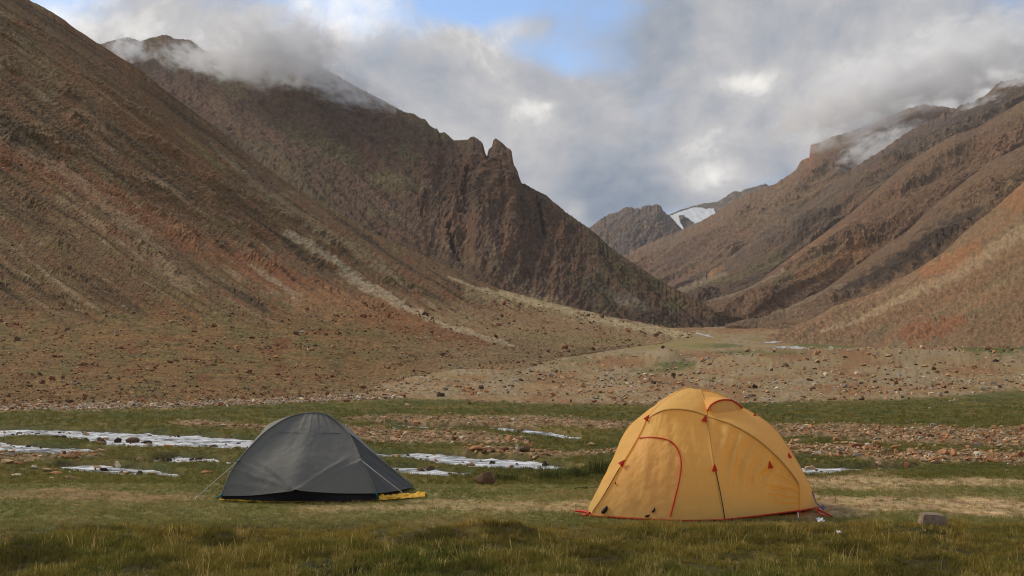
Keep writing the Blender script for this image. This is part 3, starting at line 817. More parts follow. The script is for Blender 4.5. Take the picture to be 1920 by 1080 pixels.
r4_crest = [(1130, 500, 3900), (1165, 482, 3850), (1200, 466, 3800), (1240, 447, 3750), (1280, 432, 3700), (1310, 419, 3650), (1340, 402, 3600), (1370, 381, 3560), (1400, 365, 3520), (1437, 352, 3480), (1455, 346, 3450), (1466, 338, 3430), (1490, 322, 3400), (1497, 313, 3390), (1503, 302, 3380), (1512, 298, 3370), (1518, 297, 3360), (1520, 274, 3355), (1530, 271, 3350), (1540, 268, 3340), (1560, 258, 3320), (1600, 246, 3280), (1640, 232, 3240), (1680, 214, 3200), (1700, 205, 3180), (1727, 199, 3150), (1733, 196, 3145), (1740, 199, 3130), (1800, 205, 3080), (1900, 200, 3000), (2100, 150, 2900)]
r4_foot = [(1130, 560, 2700), (1280, 580, 2500), (1400, 560, 2500), (1600, 480, 2500), (1800, 360, 2500), (2100, 240, 2500)]
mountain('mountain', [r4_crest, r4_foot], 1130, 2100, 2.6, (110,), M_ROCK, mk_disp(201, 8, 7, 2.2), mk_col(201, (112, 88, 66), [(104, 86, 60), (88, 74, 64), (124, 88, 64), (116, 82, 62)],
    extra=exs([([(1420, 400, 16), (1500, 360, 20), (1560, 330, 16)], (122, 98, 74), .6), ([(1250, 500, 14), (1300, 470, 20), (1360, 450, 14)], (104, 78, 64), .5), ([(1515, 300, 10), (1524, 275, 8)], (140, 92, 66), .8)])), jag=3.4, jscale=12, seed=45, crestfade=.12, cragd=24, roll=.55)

r5_crest = [(1240, 556, 2000), (1275, 541, 2050), (1300, 529, 2100), (1325, 515, 2130), (1350, 500, 2160), (1375, 480, 2200), (1430, 437, 2260), (1470, 412, 2300), (1505, 390, 2330), (1560, 347, 2400), (1590, 326, 2430), (1620, 305, 2460), (1657, 282, 2500), (1692, 257, 2530), (1727, 237, 2560), (1750, 228, 2580), (1772, 213, 2600), (1785, 214, 2600), (1800, 201, 2620), (1825, 193, 2640), (1846, 183, 2660), (1852, 176, 2660), (1860, 172, 2670), (1868, 162, 2675), (1876, 156, 2680), (1895, 152, 2690), (1920, 148, 2700), (2000, 120, 2760), (2150, 60, 2850)]
r5_foot = [(1240, 585, 1500), (1400, 590, 1500), (1600, 520, 1700), (1800, 380, 1800), (2150, 260, 1900)]
mountain('mountain', [r5_crest, r5_foot], 1240, 2150, 2.6, (95,), M_ROCK, mk_disp(231, 8, 7, 2.4), mk_col(231, (102, 82, 64), [(98, 86, 62), (80, 70, 64), (116, 86, 64), (84, 72, 64)],
    extra=exs([([(1280, 545, 8), (1330, 525, 9), (1360, 512, 6)], (138, 118, 92), .8), ([(1330, 512, 8), (1345, 500, 8)], (150, 108, 66), .7), ([(1300, 545, 8), (1390, 520, 10), (1460, 480, 10)], (104, 94, 60), .6), ([(1640, 310, 16), (1720, 262, 16), (1800, 225, 20), (1880, 185, 22)], (84, 72, 64), .6)])), jag=5.5, jscale=15, seed=55, crestfade=.15, cragd=24, roll=.55)

r6_crest = [(1290, 588, 1650), (1330, 578, 1680), (1365, 560, 1700), (1400, 541, 1720), (1470, 492, 1780), (1540, 442, 1830), (1605, 392, 1880), (1635, 365, 1900), (1690, 315, 1950), (1740, 281, 1990), (1790, 253, 2020), (1805, 250, 2030), (1830, 241, 2050), (1865, 222, 2080), (1920, 188, 2120), (2000, 150, 2180), (2150, 70, 2280)]
r6_foot = [(1290, 612, 1250), (1400, 615, 1250), (1600, 560, 1350), (1800, 430, 1450), (2150, 330, 1500)]
mountain('mountain', [r6_crest, r6_foot], 1290, 2150, 2.6, (100,), M_ROCK, mk_disp(261, 8, 6, 2.4), mk_col(261, (114, 86, 62), [(114, 92, 66), (94, 76, 62), (130, 94, 64), (118, 84, 62)],
    extra=exs([([(1340, 580, 8), (1420, 548, 10), (1470, 522, 8)], (138, 118, 92), .8), ([(1400, 568, 10), (1500, 530, 14), (1580, 480, 14)], (100, 88, 58), .5), ([(1500, 540, 10), (1560, 505, 12), (1620, 470, 12)], (148, 104, 62), .6), ([(1720, 330, 30), (1790, 290, 30)], (116, 92, 66), .6)])), jag=1.3, jscale=16, seed=65, crestfade=.2, roll=.55)

r7_crest = [(1360, 612, 1350), (1420, 603, 1360), (1480, 581, 1380), (1560, 532, 1420), (1640, 474, 1460), (1700, 434, 1490), (1740, 395, 1510), (1785, 360, 1540), (1815, 335, 1560), (1852, 307, 1590), (1920, 272, 1640), (2000, 225, 1700), (2150, 140, 1800)]
r7_foot = [(1360, 622, 1050), (1480, 630, 1000), (1600, 610, 1000), (1750, 540, 1000), (1900, 440, 1050), (2150, 360, 1100)]
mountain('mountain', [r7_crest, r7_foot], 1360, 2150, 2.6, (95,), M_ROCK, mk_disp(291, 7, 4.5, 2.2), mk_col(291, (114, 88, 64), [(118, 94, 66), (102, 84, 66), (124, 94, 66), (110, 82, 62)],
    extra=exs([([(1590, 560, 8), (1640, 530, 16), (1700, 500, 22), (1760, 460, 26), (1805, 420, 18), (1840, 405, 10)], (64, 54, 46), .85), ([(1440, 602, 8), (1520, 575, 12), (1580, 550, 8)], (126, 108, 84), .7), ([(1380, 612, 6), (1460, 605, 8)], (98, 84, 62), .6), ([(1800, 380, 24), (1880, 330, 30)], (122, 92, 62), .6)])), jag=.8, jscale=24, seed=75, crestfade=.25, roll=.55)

r8_crest = [(1440, 628, 760), (1490, 611, 760), (1530, 595, 755), (1565, 574, 750), (1640, 549, 740), (1710, 511, 735), (1770, 473, 730), (1802, 441, 725), (1830, 418, 722), (1860, 395, 720), (1885, 372, 720), (1920, 341, 720), (1980, 290, 720), (2150, 160, 740), (2400, 0, 760)]
r8_mid = [(1440, 634, 640), (1490, 626, 620), (1600, 605, 570), (1710, 575, 520), (1820, 540, 480), (1920, 500, 450), (2150, 430, 430), (2400, 350, 420)]
r8_foot = [(1440, 644, 560), (1490, 645, 500), (1600, 650, 430), (1710, 655, 370), (1820, 652, 330), (1920, 654, 310), (2150, 655, 290), (2400, 655, 280)]
mountain('mountain_slope', [r8_crest, r8_mid, r8_foot], 1440, 2400, 2.6, (60, 45), M_SCREE, lambda px, py, v, P: (10 * fbm(rq(px, py) / 90, py / 200, 311, 3) + 8 * ridged(rq(px, py) / 42, py / 120, 312, 3) + 3.4 * fbm(px / 10, py / 8, 313, 4, .65)) * sstep(1 - v, 0, .12),
    mk_col(321, (116, 90, 62), [(120, 100, 70), (100, 84, 60), (128, 92, 62), (122, 86, 60)], extra=exs([([(1940, 425, 16), (1860, 480, 14), (1790, 520, 12), (1700, 562, 10), (1600, 605, 6), (1540, 622, 4)], (148, 124, 92), .6),
    ([(1700, 632, 14), (1760, 618, 18), (1800, 600, 10)], (132, 76, 46), .55), ([(1780, 500, 14), (1740, 512, 20), (1830, 470, 16)], (138, 88, 50), .6), ([(1900, 380, 26), (1960, 330, 30)], (134, 88, 54), .6), ([(1560, 628, 6), (1700, 590, 14), (1820, 540, 18), (1920, 480, 16)], (116, 84, 56), .5)]), spk=.24),
    jag=.8, jscale=16, seed=85, crestfade=.25)
# ------------------------------------------------------------------ loose stones
TONE_WORD = {'tan': 'tan', 'orange': 'orange', 'grey': 'grey', 'pale': 'pale', 'rust': 'rusty', 'brown': 'brown', 'dark': 'blackish'}
PLACES = [(160, 'at the left edge'), (400, 'left of the grey tent'), (800, 'above the grey tent'), (1100, 'between the tents'), (1540, 'behind the yellow tent'), (1740, 'beside the yellow tent'), (9999, 'at the right edge')]
ORD = ['', 'second', 'third', 'fourth', 'fifth', 'sixth', 'seventh', 'eighth', 'ninth', 'tenth', 'eleventh', 'twelfth', 'thirteenth', 'fourteenth', 'fifteenth', 'sixteenth', 'seventeenth', 'eighteenth', 'nineteenth', 'twentieth']
_pending = []
def later_label(o, px, tone, noun, where):
    place = next(w_ for lim, w_ in PLACES if px < lim)
    _pending.append((o, px, (TONE_WORD[tone] + ' ' + noun, where, place)))
def give_labels():
    sets = {}
    for o, px, key in _pending: sets.setdefault(key, []).append((px, o))
    for (noun, where, place), lst in sets.items():
        lst.sort(key=lambda a: a[0])
        for i, (px, o) in enumerate(lst):
            if len(lst) == 1: o['label'] = f'{noun} {where}, {place}'
            else:
                rank = 'leftmost' if i == 0 else 'rightmost' if i == len(lst) - 1 else (ORD[i] + ' from left')
                o['label'] = f'{noun} {where}, {place}, {rank}'
def rock_shape(seed, n=13, flat=0.7, detail=0):
    r = np.random.default_rng(seed)
    bm = bmesh.new()
    p = r.normal(size=(n, 3)); p /= np.linalg.norm(p, axis=1, keepdims=True)
    p *= r.uniform(0.78, 1.0, (n, 1)) * np.array([1.0, r.uniform(.6, .9), flat * r.uniform(.75, 1.1)]) * 0.5
    for q in p: bm.verts.new(q)
    g = bmesh.ops.convex_hull(bm, input=bm.verts)
    bmesh.ops.delete(bm, geom=[v for v in bm.verts if not v.link_faces], context='VERTS')
    if detail:
        bmesh.ops.bevel(bm, geom=list(bm.edges), offset=0.05, segments=1, affect='EDGES', clamp_overlap=True)
        bmesh.ops.triangulate(bm, faces=bm.faces)
        bmesh.ops.subdivide_edges(bm, edges=bm.edges, cuts=detail, use_grid_fill=True)
        for v in bm.verts:
            c = v.co
            d = float(pn(c.x * 5 + seed, c.y * 5 + c.z * 3.1, seed)) * 0.035 + float(pn(c.z * 12 + seed, c.x * 11 - c.y * 9, seed + 1)) * 0.014
            v.co = c + c.normalized() * d
    bmesh.ops.triangulate(bm, faces=bm.faces)
    bm.verts.index_update()
    V = np.array([v.co[:] for v in bm.verts]); F = np.array([[v.index for v in f.verts] for f in bm.faces])
    bm.free()
    return V, F

SHAPES = [rock_shape(500 + i, 13 + i % 4, 0.55 + 0.07 * (i % 5)) for i in range(10)]
M_STONE = terrain_mat('stone', 9.0, 40.0, 0.7, 0.35, 0.9, 0.02)
TONES = {'tan': srgb(172, 136, 98, 1.25), 'orange': srgb(168, 116, 72, 1.25), 'grey': srgb(150, 136, 116, 1.2), 'pale': srgb(192, 172, 142, 1.25),
         'rust': srgb(128, 80, 52, 1.15), 'brown': srgb(106, 80, 58, 1.1), 'dark': srgb(66, 54, 44, 1.1)}
TN = list(TONES)
_mesh_cache = {}
def stone_mesh(k, tone):
    if (k, tone) not in _mesh_cache:
        V, F = SHAPES[k]
        o = mesh_np('stone', V, F, M_STONE, False, np.broadcast_to(TONES[tone], V.shape) * (1 + 0.12 * np.random.default_rng(k).normal(size=(len(V), 1))))
        _mesh_cache[k, tone] = o.data
        bpy.data.objects.remove(o)
    return _mesh_cache[k, tone]

def one_stone(P, size, tone, name, label, cat, group, k=None, sq=1.0, sink=0.22):
    k = random.randrange(len(SHAPES)) if k is None else k
    o = bpy.data.objects.new(name, stone_mesh(k, tone)); COL.objects.link(o)
    V = SHAPES[k][0]
    o.rotation_euler = (random.uniform(-.2, .2), random.uniform(-.2, .2), random.uniform(0, 6.28))
    o.scale = (size, size, size * sq)
    hz = -V[:, 2].min() * size * sq
    o.location = (P[0], P[1], P[2] + hz * (1 - 2 * sink))
    tag(o, label, cat, group)
    return o

def stone_mass(name, P, S, T, label, cat=None):
    """many small stones as one mass"""
    Vs, Fs, Cs = [], [], []; off = 0
    P = np.asarray(P); n = len(P)
    ks = RNG.integers(0, len(SHAPES), n)
    for k in range(len(SHAPES)):
        idx = np.where(ks == k)[0]
        if not len(idx): continue
        V, F = SHAPES[k]
        a = RNG.uniform(0, 2 * np.pi, len(idx)); ca, sa = np.cos(a), np.sin(a)
        sx, sz = S[idx], S[idx] * RNG.uniform(.7, 1.2, len(idx))
        tl = RNG.uniform(-.35, .35, len(idx))
        x = V[None, :, 0]; y = V[None, :, 1]; z = V[None, :, 2] + x * tl[:, None]
        X = (x * ca[:, None] - y * sa[:, None]) * sx[:, None] + P[idx, 0:1]
        Y = (x * sa[:, None] + y * ca[:, None]) * sx[:, None] + P[idx, 1:2]
        Z = z * sz[:, None] + P[idx, 2:3] + 0.10 * S[idx][:, None]
        Vs.append(np.stack([X, Y, Z], -1).reshape(-1, 3))
        Fs.append((F[None] + (np.arange(len(idx)) * len(V))[:, None, None]).reshape(-1, 3) + off)
        c = T[idx][:, None, :] * (1 + 0.10 * RNG.normal(size=(len(idx), len(V), 1)))
        Cs.append(c.reshape(-1, 3)); off += len(idx) * len(V)
    o = mesh_np(name, np.concatenate(Vs), np.concatenate(Fs), M_STONE, False, np.clip(np.concatenate(Cs), .01, 1))
    tag(o, label, cat, kind='stuff')
    return o

def flat_pt(px, py):
    Y = 2000 * CAM_H / (py - 690.0); x = (px - CX) / FPX * Y
    return np.array([x, Y, float(ground_z(np.array([x]), np.array([Y]))[0])])

def tones(n, weights):
    names = list(weights); p = np.array([weights[k] for k in names], float); p /= p.sum()
    ix = RNG.choice(len(names), n, p=p)
    return np.array([TONES[names[i]] for i in ix]) * RNG.uniform(.82, 1.14, (n, 1)), [names[i] for i in ix]

BARS = [
    (GB[0], 620, 'cobbles of the gravel bar in the middle of the meadow', 'on the middle gravel bar'),
    (GB[1], 620, 'cobbles of the gravel bar right of the grey tent', 'on the bar touching the grey tent'),
    (GB[2], 130, 'stones along the far bank of the middle channel', 'on the middle channel bank'),
    (GB[3], 1700, 'cobbles of the wide gravel bar on the right', 'on the widest gravel bar'),
    (GB[4], 330, 'cobbles beside the yellow tent', 'on the short gravel bar'),
    (GB[5], 520, 'cobbles of the near gravel bar on the right', 'on the nearest right gravel bar'),
    (GB[6], 150, 'stones on the far bank left of the grey tent', 'on the far stream bank'),
    (GB[7], 90, 'stones between the left channels', 'between the left channels'),
]
for b, n, grp, lab in BARS:
    ba = np.array(b, float)
    wd = ba[:, 2] - ba[:, 1] + 1
    px = RNG.uniform(max(ba[0, 0], -60), min(ba[-1, 0], 1980), n * 2)
    keepw = np.interp(px, ba[:, 0], wd) / wd.max()
    px = px[RNG.uniform(size=len(px)) < keepw][:n]
    t, m = np.interp(px, ba[:, 0], ba[:, 1]), np.interp(px, ba[:, 0], ba[:, 2])
    py = t + (m - t) * np.clip(RNG.normal(.5, .3, len(px)), -.15, 1.15) + 2 * fbm(px / 25, px * 0, 9, 2)
    Y = 3200 / (py - 690); X = (px - CX) / FPX * Y
    ok = zones(X, Y)[2] < 0.3
    px, py, X, Y = px[ok], py[ok], X[ok], Y[ok]
    Z = ground_z(X, Y)
    S = np.clip(0.075 * RNG.lognormal(0, .45, len(X)), .04, .26)
    T, names = tones(len(X), {'tan': 6, 'orange': 3.6, 'grey': .9, 'pale': .9, 'rust': .5, 'brown': .8})
    app = S / Y
    order = np.argsort(-app)
    ni = min(max(6, n // 28), 42)
    for i in order[:ni]:
        later_label(one_stone((X[i], Y[i], Z[i]), S[i], names[i], 'cobble', 'x', 'stone', grp), px[i], names[i], 'cobble', lab)
    r = order[ni:]
    stone_mass('gravel', np.stack([X, Y, Z], -1)[r], S[r], T[r], None)

# stones strewn over the grass and through the channels
px = RNG.uniform(-40, 1960, 900); py = RNG.uniform(752, 890, 900)
Y = 3200 / (py - 690); X = (px - CX) / FPX * Y
zz = zones(X, Y)
ok = (RNG.uniform(size=900) < (0.25 + 0.75 * sstep(zz[2], .05, .3))) & ((py > 770) | (zz[5] > .5))
X, Y = X[ok], Y[ok]
T, _ = tones(len(X), {'tan': 4, 'orange': 2, 'grey': 2, 'pale': 2, 'rust': 1.5, 'brown': 2, 'dark': 1.4})
zg = ground_z(X, Y)
stone_mass('scattered_stones', np.stack([X, Y, np.maximum(zg, -.10)], -1), np.clip(.07 * RNG.lognormal(0, .4, len(X)), .03, .2) * np.where(zg < -.05, 1.7, 1.0), T, None)

# dense pale stones in the strip below the left slope
px = RNG.uniform(-60, 760, 4200); tt = np.array(STRIP, float)
a_, b_ = np.interp(px, tt[:, 0], tt[:, 1]), np.interp(px, tt[:, 0], tt[:, 2])
py = a_ + (b_ - a_) * RNG.uniform(-.25, 1.05, len(px)); Y = 3200 / (py - 690); X = (px - CX) / FPX * Y
T, _ = tones(len(X), {'tan': 4, 'pale': 4, 'grey': 4, 'rust': 1.6, 'brown': 1.6, 'orange': 1})
stone_mass('rubble', np.stack([X, Y, ground_z(X, Y)], -1), np.clip(.12 * RNG.lognormal(0, .4, len(X)), .05, .4), T, None)
# wet stones breaking the water
px = RNG.uniform(-40, 1960, 9000); py = RNG.uniform(790, 892, 9000); Y = 3200 / (py - 690); X = (px - CX) / FPX * Y
cz = zones(X, Y)[2]; ok = (cz > .25) & (RNG.uniform(size=9000) < np.where(fbm(X * .8, Y * .5, 97, 3) > .3, .45, .05))
X, Y = X[ok], Y[ok]
T, _ = tones(len(X), {'brown': 4, 'dark': 3.5, 'rust': 1.5, 'orange': 1, 'tan': .8})
stone_mass('stream_stones', np.stack([X, Y, np.full(len(X), -.055)], -1), np.clip(.10 * RNG.lognormal(0, .45, len(X)), .05, .34), T, None)
# rubble beyond the meadow
n = 22000
px = RNG.uniform(-60, 1980, n); Y = 3200 / (RNG.uniform(693.5, 764, n) - 690); Y = np.where(RNG.uniform(size=n) < .35, 60 * np.exp(RNG.uniform(0, 1.55, n)), Y)
X = (px - CX) / FPX * Y
zz = zones(X, Y)
fx = np.interp(Y, [40, 60, 110, 180, 315], [2000, 800, 900, 1000, 1100])
cl = fbm(X * .15, Y * .06, 91, 3)
ok = (RNG.uniform(size=n) > zz[5] * .96) & (RNG.uniform(size=n) < .55 + .6 * cl) & (Y < 330) & ((Y < 52) | (px > fx - 120))
X, Y = X[ok], Y[ok]; Z = ground_z(X, Y)
S = np.clip(.135 * RNG.lognormal(0, .75, len(X)), .05, 1.2) * np.clip(Y / 70, .75, 2.6) ** .8
S = np.minimum(S, 15.0 * Y / FPX)
T, nm = tones(len(X), {'tan': 6, 'orange': 2.4, 'grey': 4, 'pale': 1.6, 'rust': 1.1, 'brown': 2.6, 'dark': .5})
order = np.argsort(-S / Y)
ni = 110
for i in order[:ni]:
    pxi = CX + FPX * X[i] / Y[i]
    if pxi > 1250: lab, grp = 'on the stony moraine rise', 'boulders on the moraine rise'
    elif pxi > 640: lab, grp = 'in the rubble past the meadow', 'boulders in the middle rubble field'
    else: lab, grp = 'in the pale rubble strip', 'stones in the strip below the left slope'
    later_label(one_stone((X[i], Y[i], Z[i]), S[i], nm[i], 'boulder', 'x', 'boulder', grp), pxi, nm[i], 'boulder', lab)
r = order[ni:]
stone_mass('rubble', np.stack([X, Y, Z], -1)[r], S[r], T[r], None)

# boulders lying on the left slope
Pm, PXm, PYm = M1
def m1_pick(n, lo, hi, px_lo=-60, px_hi=1330, seed=1):
    r = np.random.default_rng(seed)
    ok = (PYm > lo) & (PYm < hi) & (PXm > px_lo) & (PXm < px_hi)
    idx = np.argwhere(ok)
    # spread evenly over what is seen
    stepy = np.abs(np.gradient(PYm, axis=0))[ok]
    pk = idx[r.choice(len(idx), n, p=stepy / stepy.sum())]
    return Pm[pk[:, 0], pk[:, 1]], PXm[pk[:, 0], pk[:, 1]], PYm[pk[:, 0], pk[:, 1]]
P_, px_, py_ = m1_pick(26000, 575, 757, seed=2)
cl = fbm(px_ / 60, py_ / 14, 93, 3)
ok = RNG.uniform(size=len(px_)) < np.clip(.22 + .9 * cl + .5 * sstep(py_, 690, 755), .04, 1)
P_, px_, py_ = P_[ok], px_[ok], py_[ok]
S = np.clip(3.4 * RNG.lognormal(0, .55, len(px_)), 1.6, 17) * P_[:, 1] / FPX
T, nm = tones(len(px_), {'rust': 5, 'brown': 5, 'orange': 2, 'tan': 2, 'dark': .6, 'grey': .7})
order = np.argsort(-S / P_[:, 1])
for i in order[:90]:
    low = py_[i] > 715
    later_label(one_stone(P_[i], S[i], nm[i], 'boulder', 'x', 'boulder', 'boulders at the foot of the left slope' if low else 'boulders on the apron of the left slope'),
                px_[i], nm[i], 'boulder', 'low on the left slope' if low else 'on the grassy apron')
r = order[90:]
stone_mass('slope_stones', P_[r], S[r], T[r], None)
P_, px_, py_ = m1_pick(9000, 40, 600, seed=3)
q_ = m1_q(px_, py_)
ok = RNG.uniform(size=len(px_)) < np.clip(.3 + .9 * fbm(q_ / 40, py_ / 120, 95, 3), .02, 1)
P_, px_, py_ = P_[ok], px_[ok], py_[ok]
S = np.clip(2.8 * RNG.lognormal(0, .45, len(px_)), 1.5, 9) * P_[:, 1] / FPX
T, nm = tones(len(px_), {'rust': 4, 'brown': 4, 'orange': 1.5, 'tan': 2.5, 'dark': 1.5, 'grey': 1.5, 'pale': .8})
stone_mass('scree', P_, S, T, None)

give_labels()
# the stones one can pick out
_det = {}
def big_stone(px, py, wpx, tone, label, sq=1.0, name='boulder', cat='boulder', k=0, hpx=None, sink=.2, rz=0.0):
    P = flat_pt(px, py)
    P[2] = max(P[2], -.06)
    size = wpx * P[1] / FPX * 1.25
    V, F = rock_shape(900 + k * 7 + int(px), 15, .62, 2)
    o = mesh_np(name, V, F, M_STONE, True, np.broadcast_to(TONES[tone] if isinstance(tone, str) else tone, V.shape) * (1 + .10 * pn(V[:, 0:1] * 6 + px, V[:, 2:3] * 6, 3)))
    if hasattr(o.data, 'set_sharp_from_angle'): o.data.set_sharp_from_angle(angle=math.radians(38))
    o.scale = (size, size * .9, size * sq); o.rotation_euler = (0, 0, rz)
    o.location = (P[0], P[1], P[2] - V[:, 2].min() * size * sq * (1 - 2 * sink))
    tag(o, label, cat)
    return o
big_stone(911, 905, 46, srgb(104, 78, 58, 1.2), 'rounded brown boulder standing alone in the grass between the tents', .82, sink=.08)
big_stone(1046, 965, 11, 'tan', 'small tan stone lying on the dry turf left of the yellow tent', .8)
big_stone(20, 872, 27, 'tan', 'pale rounded boulder on the left bank, leftmost of the near row', .7)
big_stone(43, 873, 20, 'orange', 'tan boulder second from the left edge in the near bank row', .75)
big_stone(62, 869, 19, 'tan', 'tan boulder third from the left edge in the near bank row', .75)
big_stone(41, 891, 22, 'pale', 'flat whitish stone in the grass near the left edge', .5)
big_stone(73, 881, 17, 'pale', 'whitish grey boulder beside the near left channel', .8)
big_stone(96, 884, 20, 'tan', 'tan boulder at the head of the near left channel', .75)
big_stone(115, 888, 26, 'orange', 'low orange boulder at the edge of the near left channel', .5)
big_stone(108, 895, 13, 'pale', 'small pale stone in the grass below the near left channel', .7)
big_stone(140, 897, 18, 'tan', 'pale topped stone in the grass below the near left channel', .9)
big_stone(394, 888, 21, 'orange', 'orange stone in the grass beside the guy line of the grey tent', .7)
big_stone(291, 890, 18, 'tan', 'tan stone at the lower end of the near left channel', .6)
big_stone(247, 889, 20, 'orange', 'orange stone on the lip of the near left channel', .6)
big_stone(110, 819, 15, 'dark', 'small dark boulder standing in the upper left whitewater', .9)
big_stone(126, 821, 17, 'dark', 'dark wet boulder in the upper left whitewater beside a smaller one', .9)
big_stone(190, 827, 37, 'brown', 'broad brown boulder parting the upper left whitewater', .55)
big_stone(227, 824, 16, 'dark', 'dark boulder at the lip of the little fall in the stream', 1.1)
big_stone(252, 824, 30, 'brown', 'reddish brown boulder below the little fall in the stream', .75)
big_stone(282, 826, 20, 'dark', 'dark boulder right of the reddish one below the fall', .6)
big_stone(322, 831, 19, 'orange', 'orange boulder in the whitewater left of the grey tent', .7)
big_stone(405, 832, 15, 'brown', 'brown stone in the whitewater close to the grey tent', .6)
big_stone(445, 834, 16, 'rust', 'reddish stone in the whitewater touching the outline of the grey tent', .6)
big_stone(78, 846, 20, 'rust', 'reddish stone in the second channel from the left edge', .6)
big_stone(99, 848, 22, 'brown', 'brown stone at the end of the second channel on the left', .6)
big_stone(135, 862, 36, 'orange', 'broad orange slab between the left channels', .35)
big_stone(895, 849, 28, 'orange', 'orange boulder at the left end of the row above the middle channel', .7)
big_stone(917, 850, 24, 'rust', 'rusty boulder second in the row above the middle channel', .7)
big_stone(947, 849, 22, 'rust', 'rusty boulder in the middle of the row above the middle channel', .7)
big_stone(985, 851, 26, 'brown', 'brown boulder fourth in the row above the middle channel', .7)
big_stone(1010, 851, 18, 'orange', 'orange boulder at the right end of the row above the middle channel', .7)
big_stone(1110, 838, 19, 'tan', 'pale tan boulder alone in the grass left of the yellow tent', .7)
big_stone(802, 886, 24, 'rust', 'reddish stone in the nearest channel behind the grey tent', .5)
big_stone(992, 878, 26, 'dark', 'dark wet stone at the right end of the middle channel', .7)
big_stone(972, 876, 18, 'rust', 'reddish stone beside the dark one in the middle channel', .6)
big_stone(1047, 876, 16, 'orange', 'orange stone where the middle channel ends', .5)
big_stone(1604, 842, 26, 'rust', 'red brown boulder on the short gravel bar beside the yellow tent', .7)
big_stone(1619, 841, 17, 'pale', 'pale boulder leaning against the red brown one', 1.2)
big_stone(1672, 842, 24, 'orange', 'long tan boulder in the grass between the right gravel bars', .55)
big_stone(1720, 838, 10, 'pale', 'small pale stone standing in the grass between the right gravel bars', 1.2)
big_stone(1512, 872, 21, 'tan', 'tan boulder at the water right beside the yellow tent', .8)
big_stone(1535, 876, 10, 'dark', 'small dark stone in the water right of the yellow tent', .8)
big_stone(1560, 882, 24, 'dark', 'dark flat stone at the near edge of the water right of the yellow tent', .5)
big_stone(1635, 878, 9, 'dark', 'tiny dark stone in the thin end of the right channel', .6)
big_stone(828, 747, 17, 'dark', 'dark brown boulder at the edge of the rubble above the meadow', .95)
big_stone(885, 742, 12, 'rust', 'reddish round boulder right of the dark one at the rubble edge', .95)
big_stone(650, 819, 19, 'tan', 'pale tan boulder right behind the top of the grey tent', .6)
for i, (x, y, s_) in enumerate(((1078, 913, 9), (1087, 912, 11), (1097, 913, 12), (1108, 912, 9), (1116, 911, 10))):
    big_stone(x, y, s_, srgb(44, 34, 28), ('leftmost', 'second from the left', 'middle and largest', 'second from the right', 'rightmost')[i] + ' of the dark dung clods left of the yellow tent', .6, 'dung_clod', 'dung', k=i)

# square block in the grass on the right
def block():
    P = flat_pt(1735, 988)
    V = np.array([(-.145, -.09, -.10), (.14, -.10, -.10), (.15, .10, -.10), (-.14, .10, -.10), (-.14, -.085, .085), (.135, -.09, .075), (.125, .09, .10), (-.10, .085, .105)])
    bm = bmesh.new()
    vs = [bm.verts.new(v) for v in V]
    for f in ((0, 3, 2, 1), (4, 5, 6, 7), (0, 1, 5, 4), (1, 2, 6, 5), (2, 3, 7, 6), (3, 0, 4, 7)): bm.faces.new([vs[i] for i in f])
    bmesh.ops.bevel(bm, geom=list(bm.edges), offset=.014, segments=2, affect='EDGES')
    bmesh.ops.subdivide_edges(bm, edges=bm.edges, cuts=3, use_grid_fill=True)
    for v in bm.verts:
        c = v.co; v.co = c + c.normalized() * (.008 * float(pn(c.x * 25, c.y * 25 + c.z * 14, 4)) + .004 * float(pn(c.x * 70, c.z * 70 - c.y * 40, 5)))
    me = bpy.data.meshes.new('stone_block'); bm.to_mesh(me); bm.free()
    at = me.color_attributes.new('tint', 'FLOAT_COLOR', 'POINT')
    for i, v in enumerate(me.vertices): at.data[i].color = (*(srgb(134, 112, 94, 1.15)), 1)
    for p in me.polygons: p.use_smooth = True
    if hasattr(me, 'set_sharp_from_angle'): me.set_sharp_from_angle(angle=math.radians(35))
    me.materials.append(M_STONE)
    o = bpy.data.objects.new('stone_block', me); COL.objects.link(o)
    o.location = (P[0], P[1] - .02, P[2] + .062); o.rotation_euler = (0, .05, .12); o.scale = (.86, .86, .70)
    tag(o, 'squared grey brown stone block half sunk in the grass at right', 'stone')
block()

# ------------------------------------------------------------------ tents
def curve(pts, n):
    """smooth curve through (px, py, Y) points of the place"""
    p = np.array(pts, float)
    p = W(p[:, 0], p[:, 1], p[:, 2])
    return curve3(p, n)

def curve3(p, n):
    p = np.asarray(p, float)
    if len(p) == 2:
        return p[0] + (p[1] - p[0]) * np.linspace(0, 1, n)[:, None]
    q = np.vstack([2 * p[0] - p[1], p, 2 * p[-1] - p[-2]])
    seg = np.linalg.norm(np.diff(p, axis=0), axis=1); L = np.concatenate([[0], np.cumsum(seg)]) / max(seg.sum(), 1e-9)
    o = []
    for t in np.linspace(0, 1, n):
        i = min(np.searchsorted(L, t, 'right') - 1, len(p) - 2); s = (t - L[i]) / max(L[i + 1] - L[i], 1e-9)
        a, b, c, d = q[i], q[i + 1], q[i + 2], q[i + 3]
        o.append(.5 * (2 * b + (c - a) * s + (2 * a - 5 * b + 4 * c - d) * s * s + (3 * b - a - 3 * c + d) * s ** 3))
    return np.array(o)

def coons(c0, c1, d0, d1):
    """c0 bottom and c1 top (nu), d0 left and d1 right (nv)"""
    nu, nv = len(c0), len(d0)
    u = np.linspace(0, 1, nu)[None, :, None]; v = np.linspace(0, 1, nv)[:, None, None]
    S = (1 - v) * c0[None] + v * c1[None] + (1 - u) * d0[:, None] + u * d1[:, None]
    return S - ((1 - u) * (1 - v) * c0[0] + u * (1 - v) * c0[-1] + (1 - u) * v * c1[0] + u * v * c1[-1])

